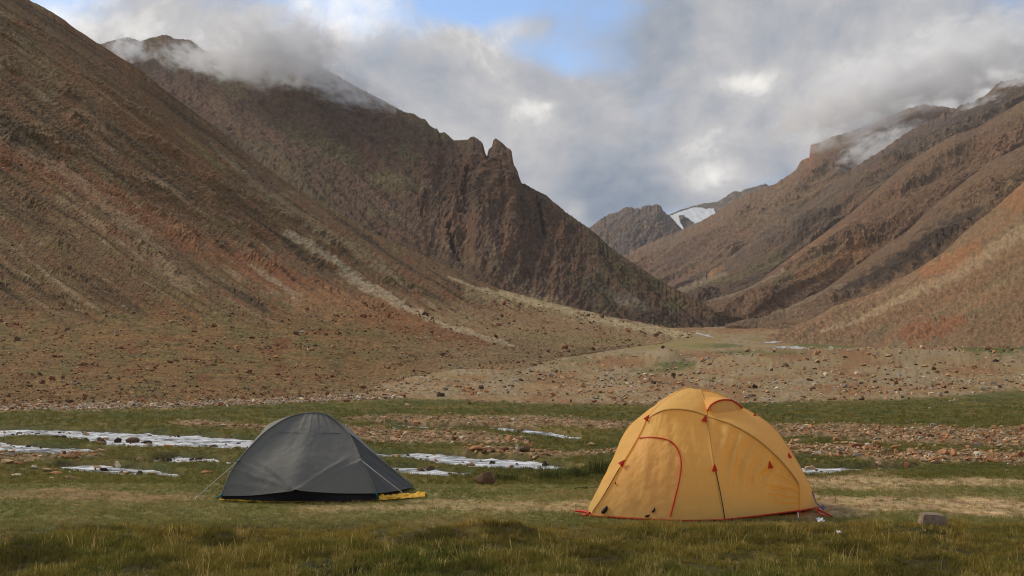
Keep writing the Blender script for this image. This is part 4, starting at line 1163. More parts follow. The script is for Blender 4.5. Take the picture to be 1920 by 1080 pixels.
def normals(S, inside):
    N = np.cross(np.gradient(S, axis=1), np.gradient(S, axis=0)); N /= np.linalg.norm(N, axis=-1, keepdims=True) + 1e-9
    return N * np.sign(((S - inside) * N).sum(-1, keepdims=True) + 1e-12)

def uvgrid(S):
    return np.meshgrid(np.linspace(0, 1, S.shape[1]), np.linspace(0, 1, S.shape[0]))

def panel(name, S, mat, parent, inside, off=None, label=None, thick=.0):
    N = normals(S, inside)
    if off is not None: S = S + N * off[..., None]
    o = mesh_np(name, S - np.array(parent.location), grid_faces(*S.shape[:2]), mat, True, parent=parent)
    if label: o['label'] = label
    return S, normals(S, inside)

def tube(name, pts, r, mat, parent, sides=6, label=None):
    p = np.asarray(pts, float) - np.array(parent.location)
    T = np.gradient(p, axis=0); T /= np.linalg.norm(T, axis=1, keepdims=True) + 1e-12
    ref = np.array([0, 0, 1.0]) if abs(T[:, 2]).mean() < .9 else np.array([1.0, 0, 0])
    A = np.cross(T, ref); A /= np.linalg.norm(A, axis=1, keepdims=True) + 1e-12
    B = np.cross(T, A)
    a = np.linspace(0, 2 * np.pi, sides + 1)
    rr = np.broadcast_to(r, (len(p),))[:, None, None]
    V = p[:, None] + rr * (A[:, None] * np.cos(a)[None, :, None] + B[:, None] * np.sin(a)[None, :, None])
    o = mesh_np(name, V, grid_faces(len(p), sides + 1), mat, True, parent=parent)
    if label: o['label'] = label
    return o

def on_surf(S, N, px, py, lift=.006):
    qx, qy = proj(S)
    i = np.unravel_index(np.argmin((qx - px) ** 2 + (qy - py) ** 2), qx.shape)
    return S[i] + N[i] * lift

def along(S, N, pts, n, lift=.006):
    p = np.array(pts, float); t = np.linspace(0, len(p) - 1, n)
    P = np.array([on_surf(S, N, x, y, lift) for x, y in zip(np.interp(t, range(len(p)), p[:, 0]), np.interp(t, range(len(p)), p[:, 1]))])
    for _ in range(14): P[1:-1] = (P[:-2] + 2 * P[1:-1] + P[2:]) / 4
    return P

def flap(name, P, d, mat, parent, size=.05, side=None):
    """small folded fabric tab standing off the cloth at P, pointing along d"""
    d = np.asarray(d, float); d /= np.linalg.norm(d)
    s = np.cross(d, (0, -1, 0.2)); s /= np.linalg.norm(s); nn = np.cross(s, d); nn = nn * np.sign(-nn[1] + 1e-9)
    q = np.array(P) - np.array(parent.location)
    V = [q + d * size * 1.1, q - s * .15 * size + d * size * 1.0, q - s * .62 * size + nn * .35 * size, q + s * .34 * size + nn * .12 * size - d * size * .1, q - s * .1 * size + nn * .62 * size + d * size * .05, q - s * .12 * size]
    F = [(0, 1, 4), (1, 2, 4), (2, 5, 4), (5, 3, 4), (3, 0, 4), (0, 3, 5), (1, 0, 5), (2, 1, 5)]
    return mesh_np(name, V, F, mat, False, parent=parent)

M_YEL = fabric_mat('yellow_ripstop', (0.965, 0.61, 0.18), .52, .6, noise=.07)
M_YEL2 = fabric_mat('yellow_door_cloth', (0.97, 0.64, 0.20), .52, .6, noise=.07)
M_YELS = fabric_mat('yellow_pole_sleeve', (0.74, 0.40, 0.10), .2, .6)
M_RED = fabric_mat('red_trim', (0.62, 0.035, 0.012), .15, .6)
M_BLACK = solid_mat('black_cord', (0.012, 0.011, 0.010), .7, .2)
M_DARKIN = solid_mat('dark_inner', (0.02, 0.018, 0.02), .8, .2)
M_WHITE = solid_mat('white_plastic', (.7, .7, .68), .5, .4)
M_BLUE = solid_mat('blue_cord', (.05, .09, .28), .7, .2, .3, 60)
M_SLEEVE = M_YELS

def yellow_tent():
    base = flat_pt(1330, 955); base[2] = 0
    T = empty('dome_tent', tuple(base))
    tag(T, 'yellow dome tent with red trim standing on the grass', 'tent')
    ins = W(1330, 880, 12.5)
    n = 100
    cF = curve([(1358, 975, 11.27), (1350, 930, 11.36), (1338, 870, 11.52), (1330, 820, 11.75), (1325, 780, 12.0)], n)
    cL = curve([(1106, 967, 11.6), (1130, 932, 11.64), (1158, 884, 11.75), (1182, 845, 11.88), (1203, 808, 12.03), (1213, 785, 12.1)], n)
    KJ = curve([(1213, 785, 12.1), (1240, 770, 12.0), (1270, 767, 11.97), (1300, 771, 11.97), (1325, 780, 12.0)], n)
    LF = curve([(1106, 967, 11.6), (1180, 972, 11.42), (1270, 976, 11.28), (1358, 975, 11.27)], n)
    arc = curve([(1325, 780, 12.0), (1373, 796, 11.86), (1419, 823, 11.76), (1456, 855, 11.71), (1485, 888, 11.71), (1498, 908, 11.72)], n)
    R1v = curve([(1500, 958, 11.76), (1498, 908, 11.72)], n)
    FR = curve([(1358, 975, 11.27), (1430, 967, 11.5), (1500, 958, 11.76)], n)
    JA = curve([(1325, 780, 12.0), (1322, 757, 12.3), (1313, 731, 12.7)], n)
    KA = curve([(1213, 785, 12.1), (1236, 760, 12.38), (1263, 740, 12.6), (1288, 727, 12.75)], n)
    AA = curve([(1288, 727, 12.75), (1313, 731, 12.7)], n)
    back = curve([(1313, 731, 12.7), (1347, 739, 12.75), (1393, 765, 12.72), (1427, 784, 12.68), (1456, 809, 12.62), (1476, 838, 12.52), (1493, 864, 12.42), (1516, 907, 12.25), (1535, 952, 12.1)], n)
    BL = curve([(1122, 933, 13.15), (1132, 905, 13.1), (1152, 857, 13.05), (1166, 821, 13.0), (1185, 795, 12.95), (1221, 769, 12.9), (1255, 743, 12.85), (1288, 727, 12.75)], n)
    R12 = curve([(1500, 958, 11.76), (1535, 952, 12.1)], n)
    LBL = curve([(1106, 967, 11.6), (1104, 950, 12.3), (1122, 933, 13.15)], n)
    # door face
    S = coons(LF, KJ, cL, cF); u, v = uvgrid(S)
    edge = (np.sin(np.pi * u) * np.sin(np.pi * v)) ** .5
    wr = .006 * np.sin((u * 3.2 + v * 1.3) * 9 + 2 * fbm(u * 4, v * 4, 1, 2)) * edge + .004 * fbm(u * 5 + v * 3, v * 2.2, 2, 3) * edge + .006 * np.sin(u * 70) * sstep(v, .82, 1) * (1 - sstep(v, .95, 1)) * .4
    S1, N1 = panel('fly_panel', S, M_YEL, T, ins, -.03 * edge + wr + .004 * fbm(u * 18, v * 13, 13, 2) * edge)
    # wrinkled right face
    S = coons(FR, arc, cF, R1v); u, v = uvgrid(S)
    edge = (np.sin(np.pi * u) * np.sin(np.pi * v)) ** .5
    fold = np.sin((u * 1.35 - v * .42) * 30 + 2.6 * fbm(u * 2.2, v * 1.6, 6, 2)) * (.6 + .5 * fbm(u * 3, v * 2, 16, 2))
    wr = .042 * fold * edge * sstep(v, .12, .5) * (1 - sstep(u, .5, .85)) + .017 * np.sin((v * 1.2 - u * .55) * 30 + fbm(u * 3, v * 3, 8, 2) * 3) * edge * sstep(u, .5, .8) * (1 - sstep(v, .55, .9)) + .010 * fbm(u * 6, v * 6, 7, 3) * edge
    S2, N2 = panel('fly_panel', S, M_YEL, T, ins, -.055 * edge + wr + .004 * fbm(u * 20, v * 15, 12, 2) * edge)
    # roof panel above the hoop
    arcw = np.vstack([arc[:-1:1], curve([(1498, 908, 11.72), (1500, 958, 11.76)], 14)])
    arcw = curve3(arcw[::4], n)
    S = coons(R12, JA[:1] + (JA - JA[:1]), arcw[::-1], back[::-1]); u, v = uvgrid(S)
    edge = np.sin(np.pi * u) * np.sin(np.pi * v)
    S3, N3 = panel('fly_panel', S, M_YEL, T, ins, .035 * edge + .006 * fbm(u * 3, v * 7, 9, 3) * edge)
    # crown
    S = coons(KJ, AA, KA, JA); u, v = uvgrid(S); edge = (np.sin(np.pi * u) * np.sin(np.pi * v)) ** .5
    S4, N4 = panel('fly_panel', S, M_YEL2, T, ins, .02 * edge + .007 * fbm(u * 5, v * 3, 10, 3) * edge)
    # left side
    LKA = curve3(np.vstack([cL[::6], KA[4::6], KA[-1:]]), n)
    S = coons(LBL, np.repeat(KA[-1:], n, 0), LKA, BL); u, v = uvgrid(S); edge = (np.sin(np.pi * u) * np.sin(np.pi * v)) ** .5
    S5, N5 = panel('fly_panel', S, M_YEL, T, ins, .02 * edge + .008 * np.sin(v * 60 + 8 * u) * edge * (1 - u))
    # back
    bb = curve3(np.array([W(1122, 933, 13.15), (1.7, 14.05, .02), (2.9, 14.0, .02), (3.45, 13.0, .02), W(1535, 952, 12.1)]), n)
    S = coons(bb, AA, BL, back[::-1]); u, v = uvgrid(S); edge = (np.sin(np.pi * u) * np.sin(np.pi * v)) ** .5
    panel('fly_panel', S, M_YEL, T, ins + np.array([0, .3, 0]), .02 * edge)
    # pole sleeves
    for c in (cF, JA, arc, KJ):
        N = c - ins; N /= np.linalg.norm(N, axis=1, keepdims=True)
        tube('pole_sleeve', c - N * .003, .0115, M_SLEEVE, T)
    tube('pole_sleeve', cL + (cL - ins) * .002, .008, M_YEL, T); tube('pole_sleeve', KA + (KA - ins) * .002, .008, M_YEL, T); tube('pole_sleeve', back, .010, M_YEL, T); tube('pole_sleeve', R1v + np.array([0, -.004, 0]), .006, M_YEL, T)
    # seam beside the hoop
    # door with its red zip flap
    zp = [(1199, 823), (1215, 821), (1235, 821.5), (1252, 825), (1266, 835), (1274, 848), (1278, 868), (1276, 890), (1271, 914), (1264, 942), (1257, 970)]
    qx, qy = proj(S1)
    lx = np.interp(qy, [785, 808, 845, 884, 932, 967], [1213, 1203, 1182, 1158, 1130, 1106]) + 7
    poly = zp + [(1255, 974), (1110, 968)] + [(1137, 932), (1165, 884), (1189, 845)]
    pk = in_poly(qx, qy, poly)
    F = grid_faces(*S1.shape[:2]); keep = pk.ravel()[F].all(1); F = F[keep]; used, inv = np.unique(F, return_inverse=True)
    dv = (S1 + N1 * .007).reshape(-1, 3)[used] - np.array(T.location)
    door = mesh_np('door', dv, inv.reshape(-1, 4), M_YEL2, True, parent=T); door['label'] = 'arched door panel edged by a red zip flap'
    z = along(S1, N1, zp, 60, .012)
    tube('zip_flap', z, .0085, M_RED, T).parent = door
    # red hem
    tube('hem_tape', LF + np.array([0, -.01, .004]), .007, M_RED, T); tube('hem_tape', FR + np.array([0, -.01, .006]), .009, M_RED, T); tube('hem_tape', R12 + np.array([0, -.01, .006]), .009, M_RED, T)
    # vent hood
    up = curve([(1318, 744, 12.5), (1345, 745, 12.55), (1372, 753, 12.6), (1392, 763, 12.62)], 30)
    lo = curve([(1326, 770, 12.02), (1334, 761, 12.1), (1350, 755, 12.18), (1372, 755, 12.3), (1392, 765, 12.5)], 30)
    t = np.linspace(0, 1, 14)[:, None, None]
    hood = up[None] * (1 - t) + lo[None] * t; hood[..., 2] += .035 * np.sin(np.pi * t[..., 0] * .7) * np.sin(np.pi * np.linspace(0, 1, 30))[None]
    hd, _ = panel('vent_hood', hood, M_YEL, T, ins)
    hood_o = T.children[-1] if T.children[-1].name.startswith('vent_hood') else [c for c in COL.objects if c.name.startswith('vent_hood')][-1]
    vt = tube('vent_trim', hd[-1] + np.array([0, -.008, 0]), .010, M_RED, T); vt.parent = hood_o
    mouth = np.stack([hd[-1], along(S3, N3, [(1327, 772), (1345, 775), (1372, 772), (1390, 768)], 30, .004)])
    mesh_np('vent_mouth', mouth - np.array(T.location), grid_faces(2, 30), M_YELS, True, parent=hood_o)
    # red tabs
    for px, py, S_, N_, d, sz in ((1213, 788, S1, N1, (.5, -.3, .9), .075), (1321, 790, S1, N1, (.2, -.3, .9), .085), (1158, 868, S1, N1, (.6, -.3, .8), .085), (1336, 882, S2, N2, (-.1, -.3, .9), .085),
                              (1446, 876, S2, N2, (-.2, -.2, .9), .085), (1480, 858, S3, N3, (-.3, -.2, .9), .07), (1155, 908, S1, N1, (0, -.3, .8), .03), (1412, 779, S3, N3, (.8, -.2, -.3), .045)):
        flap('guy_tab', on_surf(S_, N_, px, py, .006), d, M_RED, T, sz * .82)
    # black guy line hanging down the front
    tube('guy_line', along(S2, N2, [(1336, 885), (1338, 905), (1345, 938), (1358, 974)], 24, .012), .005, M_BLACK, T)
    tube('guy_line', along(S1, N1, [(1150, 870), (1138, 895), (1125, 925), (1110, 958)], 24, .008), .0035, M_BLACK, T)
    for a, b in (((1128, 962), (1139, 950)), ((1222, 961), (1226, 953)), ((1210, 970), (1219, 966))):
        P0, P1 = on_surf(S1, N1, *a, .014), on_surf(S1, N1, *b, .018)
        sp_ = tube('strap', curve3(np.array([P0, (P0 + P1) / 2 + np.array([.012, -.01, 0]), P1]), 8), np.array([.012, .02, .026, .024, .022, .018, .012, .006]) * (1 if a[0] < 1200 else .55), M_BLACK, T)
        sp_.parent = door
    # peg loops, pegs and cords at the corners
    def cord(pts, r, mat, nm='peg_loop'):
        tube(nm, curve(pts, 12), r, mat, T)
    cord([(1106, 962, 11.6), (1094, 959, 11.75), (1079, 958, 11.88)], .014, M_RED); cord([(1104, 964, 11.55), (1097, 966, 11.55), (1090, 964, 11.62)], .010, M_RED)
    cord([(1533, 955, 12.0), (1545, 961, 11.85), (1560, 968, 11.65)], .011, M_RED); cord([(1530, 956, 11.95), (1540, 966, 11.65), (1549, 967, 11.6)], .009, M_RED)
    cord([(1500, 958, 11.75), (1500, 966, 11.68), (1501, 973, 11.6)], .006, M_RED); cord([(1430, 967, 11.5), (1432, 974, 11.45)], .007, M_RED)
    cord([(1496, 960, 11.74), (1497, 972, 11.6)], .006, M_WHITE, 'tent_peg')
    cord([(1523, 921, 12.2), (1530, 942, 12.0), (1538, 950, 11.9), (1545, 956, 11.85), (1540, 948, 11.95), (1548, 953, 11.9)], .006, M_BLUE, 'guy_line')
    cord([(1520, 921, 12.25), (1535, 921, 12.35)], .005, M_RED)
    # groundsheet of the inner tent, near-black to stand in for the shade under the raised hem
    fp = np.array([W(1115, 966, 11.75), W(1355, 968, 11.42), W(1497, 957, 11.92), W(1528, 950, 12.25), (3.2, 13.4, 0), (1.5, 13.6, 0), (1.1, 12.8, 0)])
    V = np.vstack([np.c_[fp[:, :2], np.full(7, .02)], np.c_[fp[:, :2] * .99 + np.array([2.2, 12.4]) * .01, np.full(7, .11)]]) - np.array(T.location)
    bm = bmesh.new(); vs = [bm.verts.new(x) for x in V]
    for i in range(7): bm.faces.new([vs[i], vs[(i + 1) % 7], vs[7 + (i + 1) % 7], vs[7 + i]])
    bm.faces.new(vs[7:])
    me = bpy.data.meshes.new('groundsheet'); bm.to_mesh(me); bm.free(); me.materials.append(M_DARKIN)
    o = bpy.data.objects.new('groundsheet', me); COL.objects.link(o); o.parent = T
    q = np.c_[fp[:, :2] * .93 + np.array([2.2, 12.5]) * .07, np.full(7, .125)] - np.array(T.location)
    bm = bmesh.new(); bm.faces.new([bm.verts.new(x) for x in q]); me = bpy.data.meshes.new('bounce_sheet'); bm.to_mesh(me); bm.free(); me.materials.append(M_BOUNCE)
    f_ = bpy.data.objects.new('bounce_sheet', me); COL.objects.link(f_); f_.parent = o  # unseen pale sheet added inside to bounce light through the cloth
M_BOUNCE = solid_mat('pale_bounce_sheet', (.62, .52, .36), .8, .2, .1)
yellow_tent()

M_GREY = fabric_mat('grey_tent_cloth', (0.19, 0.178, 0.15), .14, .72, noise=.10)
M_GREY2 = fabric_mat('grey_vestibule_shade', (0.085, 0.085, 0.080), .08, .7, noise=.18)  # darker vestibule cloth, shade of the side away from the sun in its colour
M_GREYL = fabric_mat('pale_grey_cloth', (0.17, 0.17, 0.17), .10, .4, noise=.06)
M_GOLD = fabric_mat('yellow_footprint', (0.80, 0.42, 0.02), .1, .5, noise=.12)
M_TEAL = solid_mat('teal_webbing', (.01, .12, .12), .6, .2)
M_CORD = solid_mat('pale_cord', (.55, .50, .40), .8, .2)

def grey_tent():
    base = flat_pt(580, 925); base[2] = 0
    T = empty('backpacking_tent', tuple(base))
    tag(T, 'dark grey low tent with yellow groundsheet beside the stream', 'tent')
    ins = W(580, 880, 13.9)
    n = 64
    left = curve([(414, 930, 12.95), (432, 887, 13.05), (452, 857, 13.15), (472, 835, 13.25), (495, 812, 13.38), (520, 794, 13.5), (545, 781, 13.63), (572, 774.5, 13.75)], n)
    top = curve([(572, 774.5, 13.75), (595, 773.5, 13.76), (612, 777, 13.75)], n)
    seam = curve([(705, 925, 12.97), (690, 890, 13.10), (677, 863, 13.22), (670, 847, 13.32), (660, 825, 13.46), (647, 806, 13.58), (630, 789, 13.68), (612, 777, 13.75)], n)
    hem = curve([(414, 930, 12.95), (470, 929, 12.85), (520, 924, 12.75), (555, 920.5, 12.70), (590, 922.5, 12.75), (640, 925, 12.85), (705, 925, 12.97)], n)
    S = coons(hem, top, left, seam); u, v = uvgrid(S)
    edge = (np.sin(np.pi * u) * np.sin(np.pi * v)) ** .5
    # pull lines running from the middle peg-out and to the guy points
    qx, qy = proj(S)
    def pull(pts, wd, a):
        p = np.array(pts, float); best = np.full(qx.shape, 1e9); tt = np.zeros(qx.shape)
        for k_ in range(len(p) - 1):
            ab = p[k_ + 1] - p[k_]; t_ = np.clip(((qx - p[k_, 0]) * ab[0] + (qy - p[k_, 1]) * ab[1]) / (ab @ ab), 0, 1)
            d_ = np.hypot(qx - p[k_, 0] - t_ * ab[0], qy - p[k_, 1] - t_ * ab[1])
            tt = np.where(d_ < best, (k_ + t_) / (len(p) - 1), tt); best = np.minimum(best, d_)
        return a * np.exp(-(best / wd) ** 2) * (1 - sstep(tt, .55, 1.0))
    wr = pull([(555, 922), (528, 897), (498, 872), (480, 858)], 3.4, .022) + pull([(556, 921), (595, 893), (640, 865), (660, 850)], 3.2, .022) + pull([(570, 918), (620, 890), (676, 864)], 3.0, .014) + pull([(540, 915), (500, 898), (455, 872)], 3.0, .010)
    wr += pull([(677, 864), (650, 874), (620, 888)], 2.6, .014) + pull([(677, 864), (660, 880), (645, 893)], 2.6, .014) + pull([(677, 866), (690, 890), (703, 920)], 2.6, .010) + pull([(448, 864), (480, 880), (520, 902)], 3.0, .012) + pull([(440, 876), (480, 895), (530, 912)], 3.0, .010) + pull([(425, 905), (470, 912), (520, 918)], 3.0, .006)
    for x0, x1 in ((574, 560), (584, 578), (594, 600), (602, 618), (608, 632)): wr += pull([(x0, 776), ((x0 + x1) / 2, 790), (x1, 812)], 2.0, .006)
    wr += .005 * fbm(u * 6, v * 5, 3, 3) * edge + .003 * fbm(u * 20, v * 16, 4, 2) * edge
    S1, N1 = panel('fly_panel', S, M_GREY, T, ins, -.05 * edge * sstep(v, 0, .5) + wr)
    fly = [c for c in COL.objects if c.parent == T][-1]
    # stitched line across the top
    sm_ = tube('seam', along(S1, N1, [(520, 812), (560, 812), (600, 812), (640, 812)], 30, .001), .0025, M_GREY2, T); sm_.parent = fly
    tube('pole_sleeve', left, .010, M_GREY, T); tube('pole_sleeve', top, .010, M_GREY, T); tube('pole_sleeve', seam + np.array([0, -.004, .004]), .011, M_GREY, T)
    # vestibule on the right
    rid = curve([(776, 913, 14.2), (735, 878, 14.02), (695, 846, 13.85), (668, 822, 13.72), (647, 806, 13.58)], n)
    seamv = curve([(705, 925, 12.97), (690, 890, 13.10), (677, 863, 13.22), (670, 847, 13.32), (660, 825, 13.46), (647, 806, 13.58)], n)
    vb = curve([(705, 925, 12.97), (725, 923, 13.2), (750, 919, 13.6), (776, 913, 14.2)], n)
    S = coons(vb, np.repeat(rid[-1:], n, 0), seamv, rid); u, v = uvgrid(S); edge = (np.sin(np.pi * u) * np.sin(np.pi * v)) ** .5
    S2, N2 = panel('vestibule_panel', S, M_GREY2, T, ins, -.05 * edge + .012 * fbm(u * 4, v * 5, 5, 3) * edge + .012 * np.sin((u * 1.2 + v * .5) * 18) * edge * (1 - v), label='darker vestibule panel sloping to the right')
    # back side, seen as pale slivers over the ridge
    bt = curve([(572, 774.5, 13.75), (600, 773.6, 13.82), (622, 781, 13.95), (647, 798, 14.1), (670, 817, 14.2), (690, 839, 14.25)], n)
    bl = curve([(440, 903, 15.1), (478, 838, 14.6), (496, 810, 14.35), (506, 795, 14.2), (532, 785, 14.0), (572, 774.5, 13.75)], n)
    bs = curve3(np.array([W(440, 903, 15.1), (-2.4, 15.5, .02), (-1.7, 15.3, .02), W(776, 912, 14.25)]), n)
    br = curve([(776, 912, 14.25), (735, 877, 14.25), (690, 839, 14.25)], n)
    S = coons(bs, bt, bl, br)
    panel('fly_panel', S, M_GREYL, T, ins - np.array([0, .1, 0]))
    rid2 = curve3(np.vstack([top[-1:], seam[::-1][6:22:5], rid[::-1][8::12]]), n)
    bt2 = curve([(612, 775, 13.85), (622, 781, 13.95), (647, 798, 14.1), (670, 817, 14.2), (700, 848, 14.2), (735, 877, 14.2), (776, 912, 14.23)], n)
    t = np.linspace(0, 1, 10)[:, None, None]
    panel('roof_panel', rid2[None] * (1 - t) + bt2[None] * t, M_GREYL, T, ins)
    S = coons(curve3(np.array([left[0], W(440, 903, 15.1)]), n), np.repeat(left[-1:], n, 0), left, bl); u, v = uvgrid(S)
    panel('side_panel', S, M_GREY, T, ins, .03 * np.sin(np.pi * u) * np.sin(np.pi * v))
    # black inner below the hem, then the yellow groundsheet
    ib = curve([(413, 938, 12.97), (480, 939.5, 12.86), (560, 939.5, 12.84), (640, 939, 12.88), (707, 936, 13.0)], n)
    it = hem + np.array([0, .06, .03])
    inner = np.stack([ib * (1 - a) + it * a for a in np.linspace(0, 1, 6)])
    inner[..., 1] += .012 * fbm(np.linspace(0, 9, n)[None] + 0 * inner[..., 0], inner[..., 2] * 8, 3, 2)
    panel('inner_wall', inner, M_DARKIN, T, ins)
    gs = np.stack([ib + np.array([0, -.045, 0]), ib + np.array([0, .25, 0])]); gs = np.stack([gs[0] * (1 - a) + gs[1] * a for a in np.linspace(0, 1, 8)])
    gs[..., 2] = .012 + .018 * np.abs(fbm(np.linspace(0, 14, n)[None] + 0 * gs[..., 0], np.linspace(0, 2, 8)[:, None] + 0 * gs[..., 0], 4, 3)) * (1 - sstep(np.linspace(0, 1, n), .35, .6))[None] + .012 * (1 - sstep(np.linspace(0, 1, n), .05, .5))[None]
    gs[0, :, 1] += .05 * sstep(np.linspace(0, 1, n), .35, .55)
    panel('groundsheet', gs, M_GOLD, T, ins)
    # loose yellow sheet at the right corner
    px = np.linspace(711, 797, 46); k = np.linspace(0, 1, 22)
    A = W(px, np.interp(px, [711, 740, 770, 797], [936, 935.5, 934, 929]), np.interp(px, [711, 797], [12.95, 13.3])); B = W(px, np.interp(px, [711, 740, 790, 797], [926, 924, 919, 922]), np.interp(px, [711, 797], [13.2, 13.75]))
    G = A[None] * (1 - k[:, None, None]) + B[None] * k[:, None, None]
    uu, vv = uvgrid(G)
    G[..., 2] = .02 + .055 * np.sin(np.pi * np.clip(vv * 1.1, 0, 1)) * (.5 + .8 * np.abs(fbm(uu * 4, vv * 2, 6, 3))) * (1 - .5 * uu) + .02 * fbm(uu * 9, vv * 5, 7, 2) * np.sin(np.pi * vv)
    G[..., 1] += .05 * fbm(uu * 5, vv * 3, 8, 2)
    panel('loose_groundsheet', G, M_GOLD, T, ins + np.array([0, 0, -3]))
    tube('corner_webbing', curve([(407, 934, 12.9), (414, 929, 12.94), (418, 924, 12.97)], 8), .012, M_TEAL, T); tube('corner_webbing', curve([(704, 924, 12.92), (708, 930, 12.92), (708, 936, 12.94)], 8), .011, M_TEAL, T)
    tube('corner_webbing', curve([(445, 866, 13.05), (450, 862, 13.1)], 4), .010, M_TEAL, T)
    # guy lines
    tube('guy_line', curve([(446, 865, 13.08), (410, 896, 13.0), (368, 933, 12.95)], 10), .0055, M_CORD, T)
    tube('guy_line', curve([(436, 880, 13.0), (430, 886, 13.4), (426, 894, 13.8)], 6), .004, M_CORD, T)
    tube('guy_line', curve([(677, 863, 13.2), (715, 893, 13.05), (755, 924, 13.05)], 10), .0055, M_CORD, T)
    tube('guy_line', curve([(752, 890, 14.1), (770, 902, 14.2), (780, 909, 14.3)], 6), .004, M_CORD, T)
    gl = [c for c in COL.objects if c.parent == T and c.name.startswith('guy_line')][0]
    pg = tube('tent_peg', W([366, 369], [937, 931], [12.92, 12.97]), .008, M_CORD, T); pg.parent = gl
grey_tent()

# white scraps in the grass
def scrap(px, py, w_, label):
    P = flat_pt(px, py); P[2] += .07
    bm = bmesh.new(); k = 5; s_ = w_ * P[1] / FPX
    g = [[bm.verts.new(((i / (k - 1) - .5) * s_, (j / (k - 1) - .5) * s_ * .8, random.uniform(0, .35) * s_)) for i in range(k)] for j in range(k)]
    for j in range(k - 1):
        for i in range(k - 1): bm.faces.new((g[j][i], g[j][i + 1], g[j + 1][i + 1], g[j + 1][i]))
    me = bpy.data.meshes.new('scrap'); bm.to_mesh(me); bm.free(); me.materials.append(M_WHITE)
    o = bpy.data.objects.new('paper_scrap', me); COL.objects.link(o); o.location = P; o.rotation_euler = (.5, 0, .3)
    md = o.modifiers.new('thickness', 'SOLIDIFY'); md.thickness = .004
    tag(o, label, 'scrap')
scrap(1530, 986, 13, 'larger white scrap in the grass below the right corner of the yellow tent')
scrap(1564, 1008, 8, 'smaller white scrap in the grass in the right foreground')

# ------------------------------------------------------------------ grass
def tuft(seed, nb, h, spread, w_, lean):
    r = np.random.default_rng(seed); V, F = [], []
    for _ in range(nb):
        a = r.uniform(0, 6.28); rr = spread * math.sqrt(r.uniform()); hh = h * r.uniform(.45, 1.05); l = lean * r.uniform(.3, 1.3) * hh
        bx, by = rr * math.cos(a), rr * math.sin(a); da = a + r.normal(0, .7); dx, dy = math.cos(da) * l, math.sin(da) * l
        wx, wy = -math.sin(da + r.normal(0, .8)) * w_, math.cos(da) * w_
        i = len(V)
        V += [(bx - wx, by - wy, -.02), (bx + wx, by + wy, -.02), (bx + dx * .35 + wx * .8, by + dy * .35 + wy * .8, hh * .55), (bx + dx * .35 - wx * .8, by + dy * .35 - wy * .8, hh * .55), (bx + dx, by + dy, hh * r.uniform(.85, 1.0))]
        F += [(i, i + 1, i + 2), (i, i + 2, i + 3), (i + 3, i + 2, i + 4)]
    return V, F

def grass_mat():
    m, t = new_mat('grass_blades')
    at = t.n('ShaderNodeAttribute', attribute_name='tcol', attribute_type='INSTANCER').outputs[0]
    d = t.n('ShaderNodeBsdfDiffuse'); t.link(at, d.inputs[0])
    tr = t.n('ShaderNodeBsdfTranslucent'); t.link(at, tr.inputs[0])
    mx = t.n('ShaderNodeMixShader'); mx.inputs[0].default_value = .3
    t.link(d.outputs[0], mx.inputs[1]); t.link(tr.outputs[0], mx.inputs[2]); out(t, mx.outputs[0])
    return m
M_GRASS = grass_mat()
TUFTS = bpy.data.collections.new('tuft_shapes')
for i, args in enumerate([(16, .075, .05, .0022, .5), (16, .085, .055, .0022, .6), (14, .065, .06, .0024, .9), (18, .055, .06, .0025, .7), (14, .09, .045, .002, .4), (4, .17, .03, .0018, .25), (3, .20, .02, .0016, .35)]):
    V, F = tuft(40 + i, *args)
    me = bpy.data.meshes.new('tuft_shape'); me.from_pydata(V, [], F); me.materials.append(M_GRASS)
    o = bpy.data.objects.new('tuft_shape_%d' % i, me); TUFTS.objects.link(o)

def instancer_group():
    g = bpy.data.node_groups.new('grow_grass', 'GeometryNodeTree')
    g.interface.new_socket('Geometry', in_out='INPUT', socket_type='NodeSocketGeometry'); g.interface.new_socket('Geometry', in_out='OUTPUT', socket_type='NodeSocketGeometry')
    N = g.nodes; L = g.links
    gi, go = N.new('NodeGroupInput'), N.new('NodeGroupOutput')
    ci = N.new('GeometryNodeCollectionInfo'); ci.inputs[0].default_value = TUFTS; ci.inputs['Separate Children'].default_value = True; ci.inputs['Reset Children'].default_value = True
    ip = N.new('GeometryNodeInstanceOnPoints'); ip.inputs['Pick Instance'].default_value = True
    def na(nm, ty):
        a = N.new('GeometryNodeInputNamedAttribute'); a.data_type = ty; a.inputs[0].default_value = nm
        return a.outputs[0]
    L.new(gi.outputs[0], ip.inputs['Points']); L.new(ci.outputs[0], ip.inputs['Instance'])
    L.new(na('kind_index', 'INT'), ip.inputs['Instance Index']); L.new(na('size', 'FLOAT'), ip.inputs['Scale'])
    e2r = N.new('FunctionNodeEulerToRotation'); L.new(na('turn', 'FLOAT_VECTOR'), e2r.inputs[0]); L.new(e2r.outputs[0], ip.inputs['Rotation'])
    L.new(ip.outputs[0], go.inputs[0])
    return g
GROW = instancer_group()

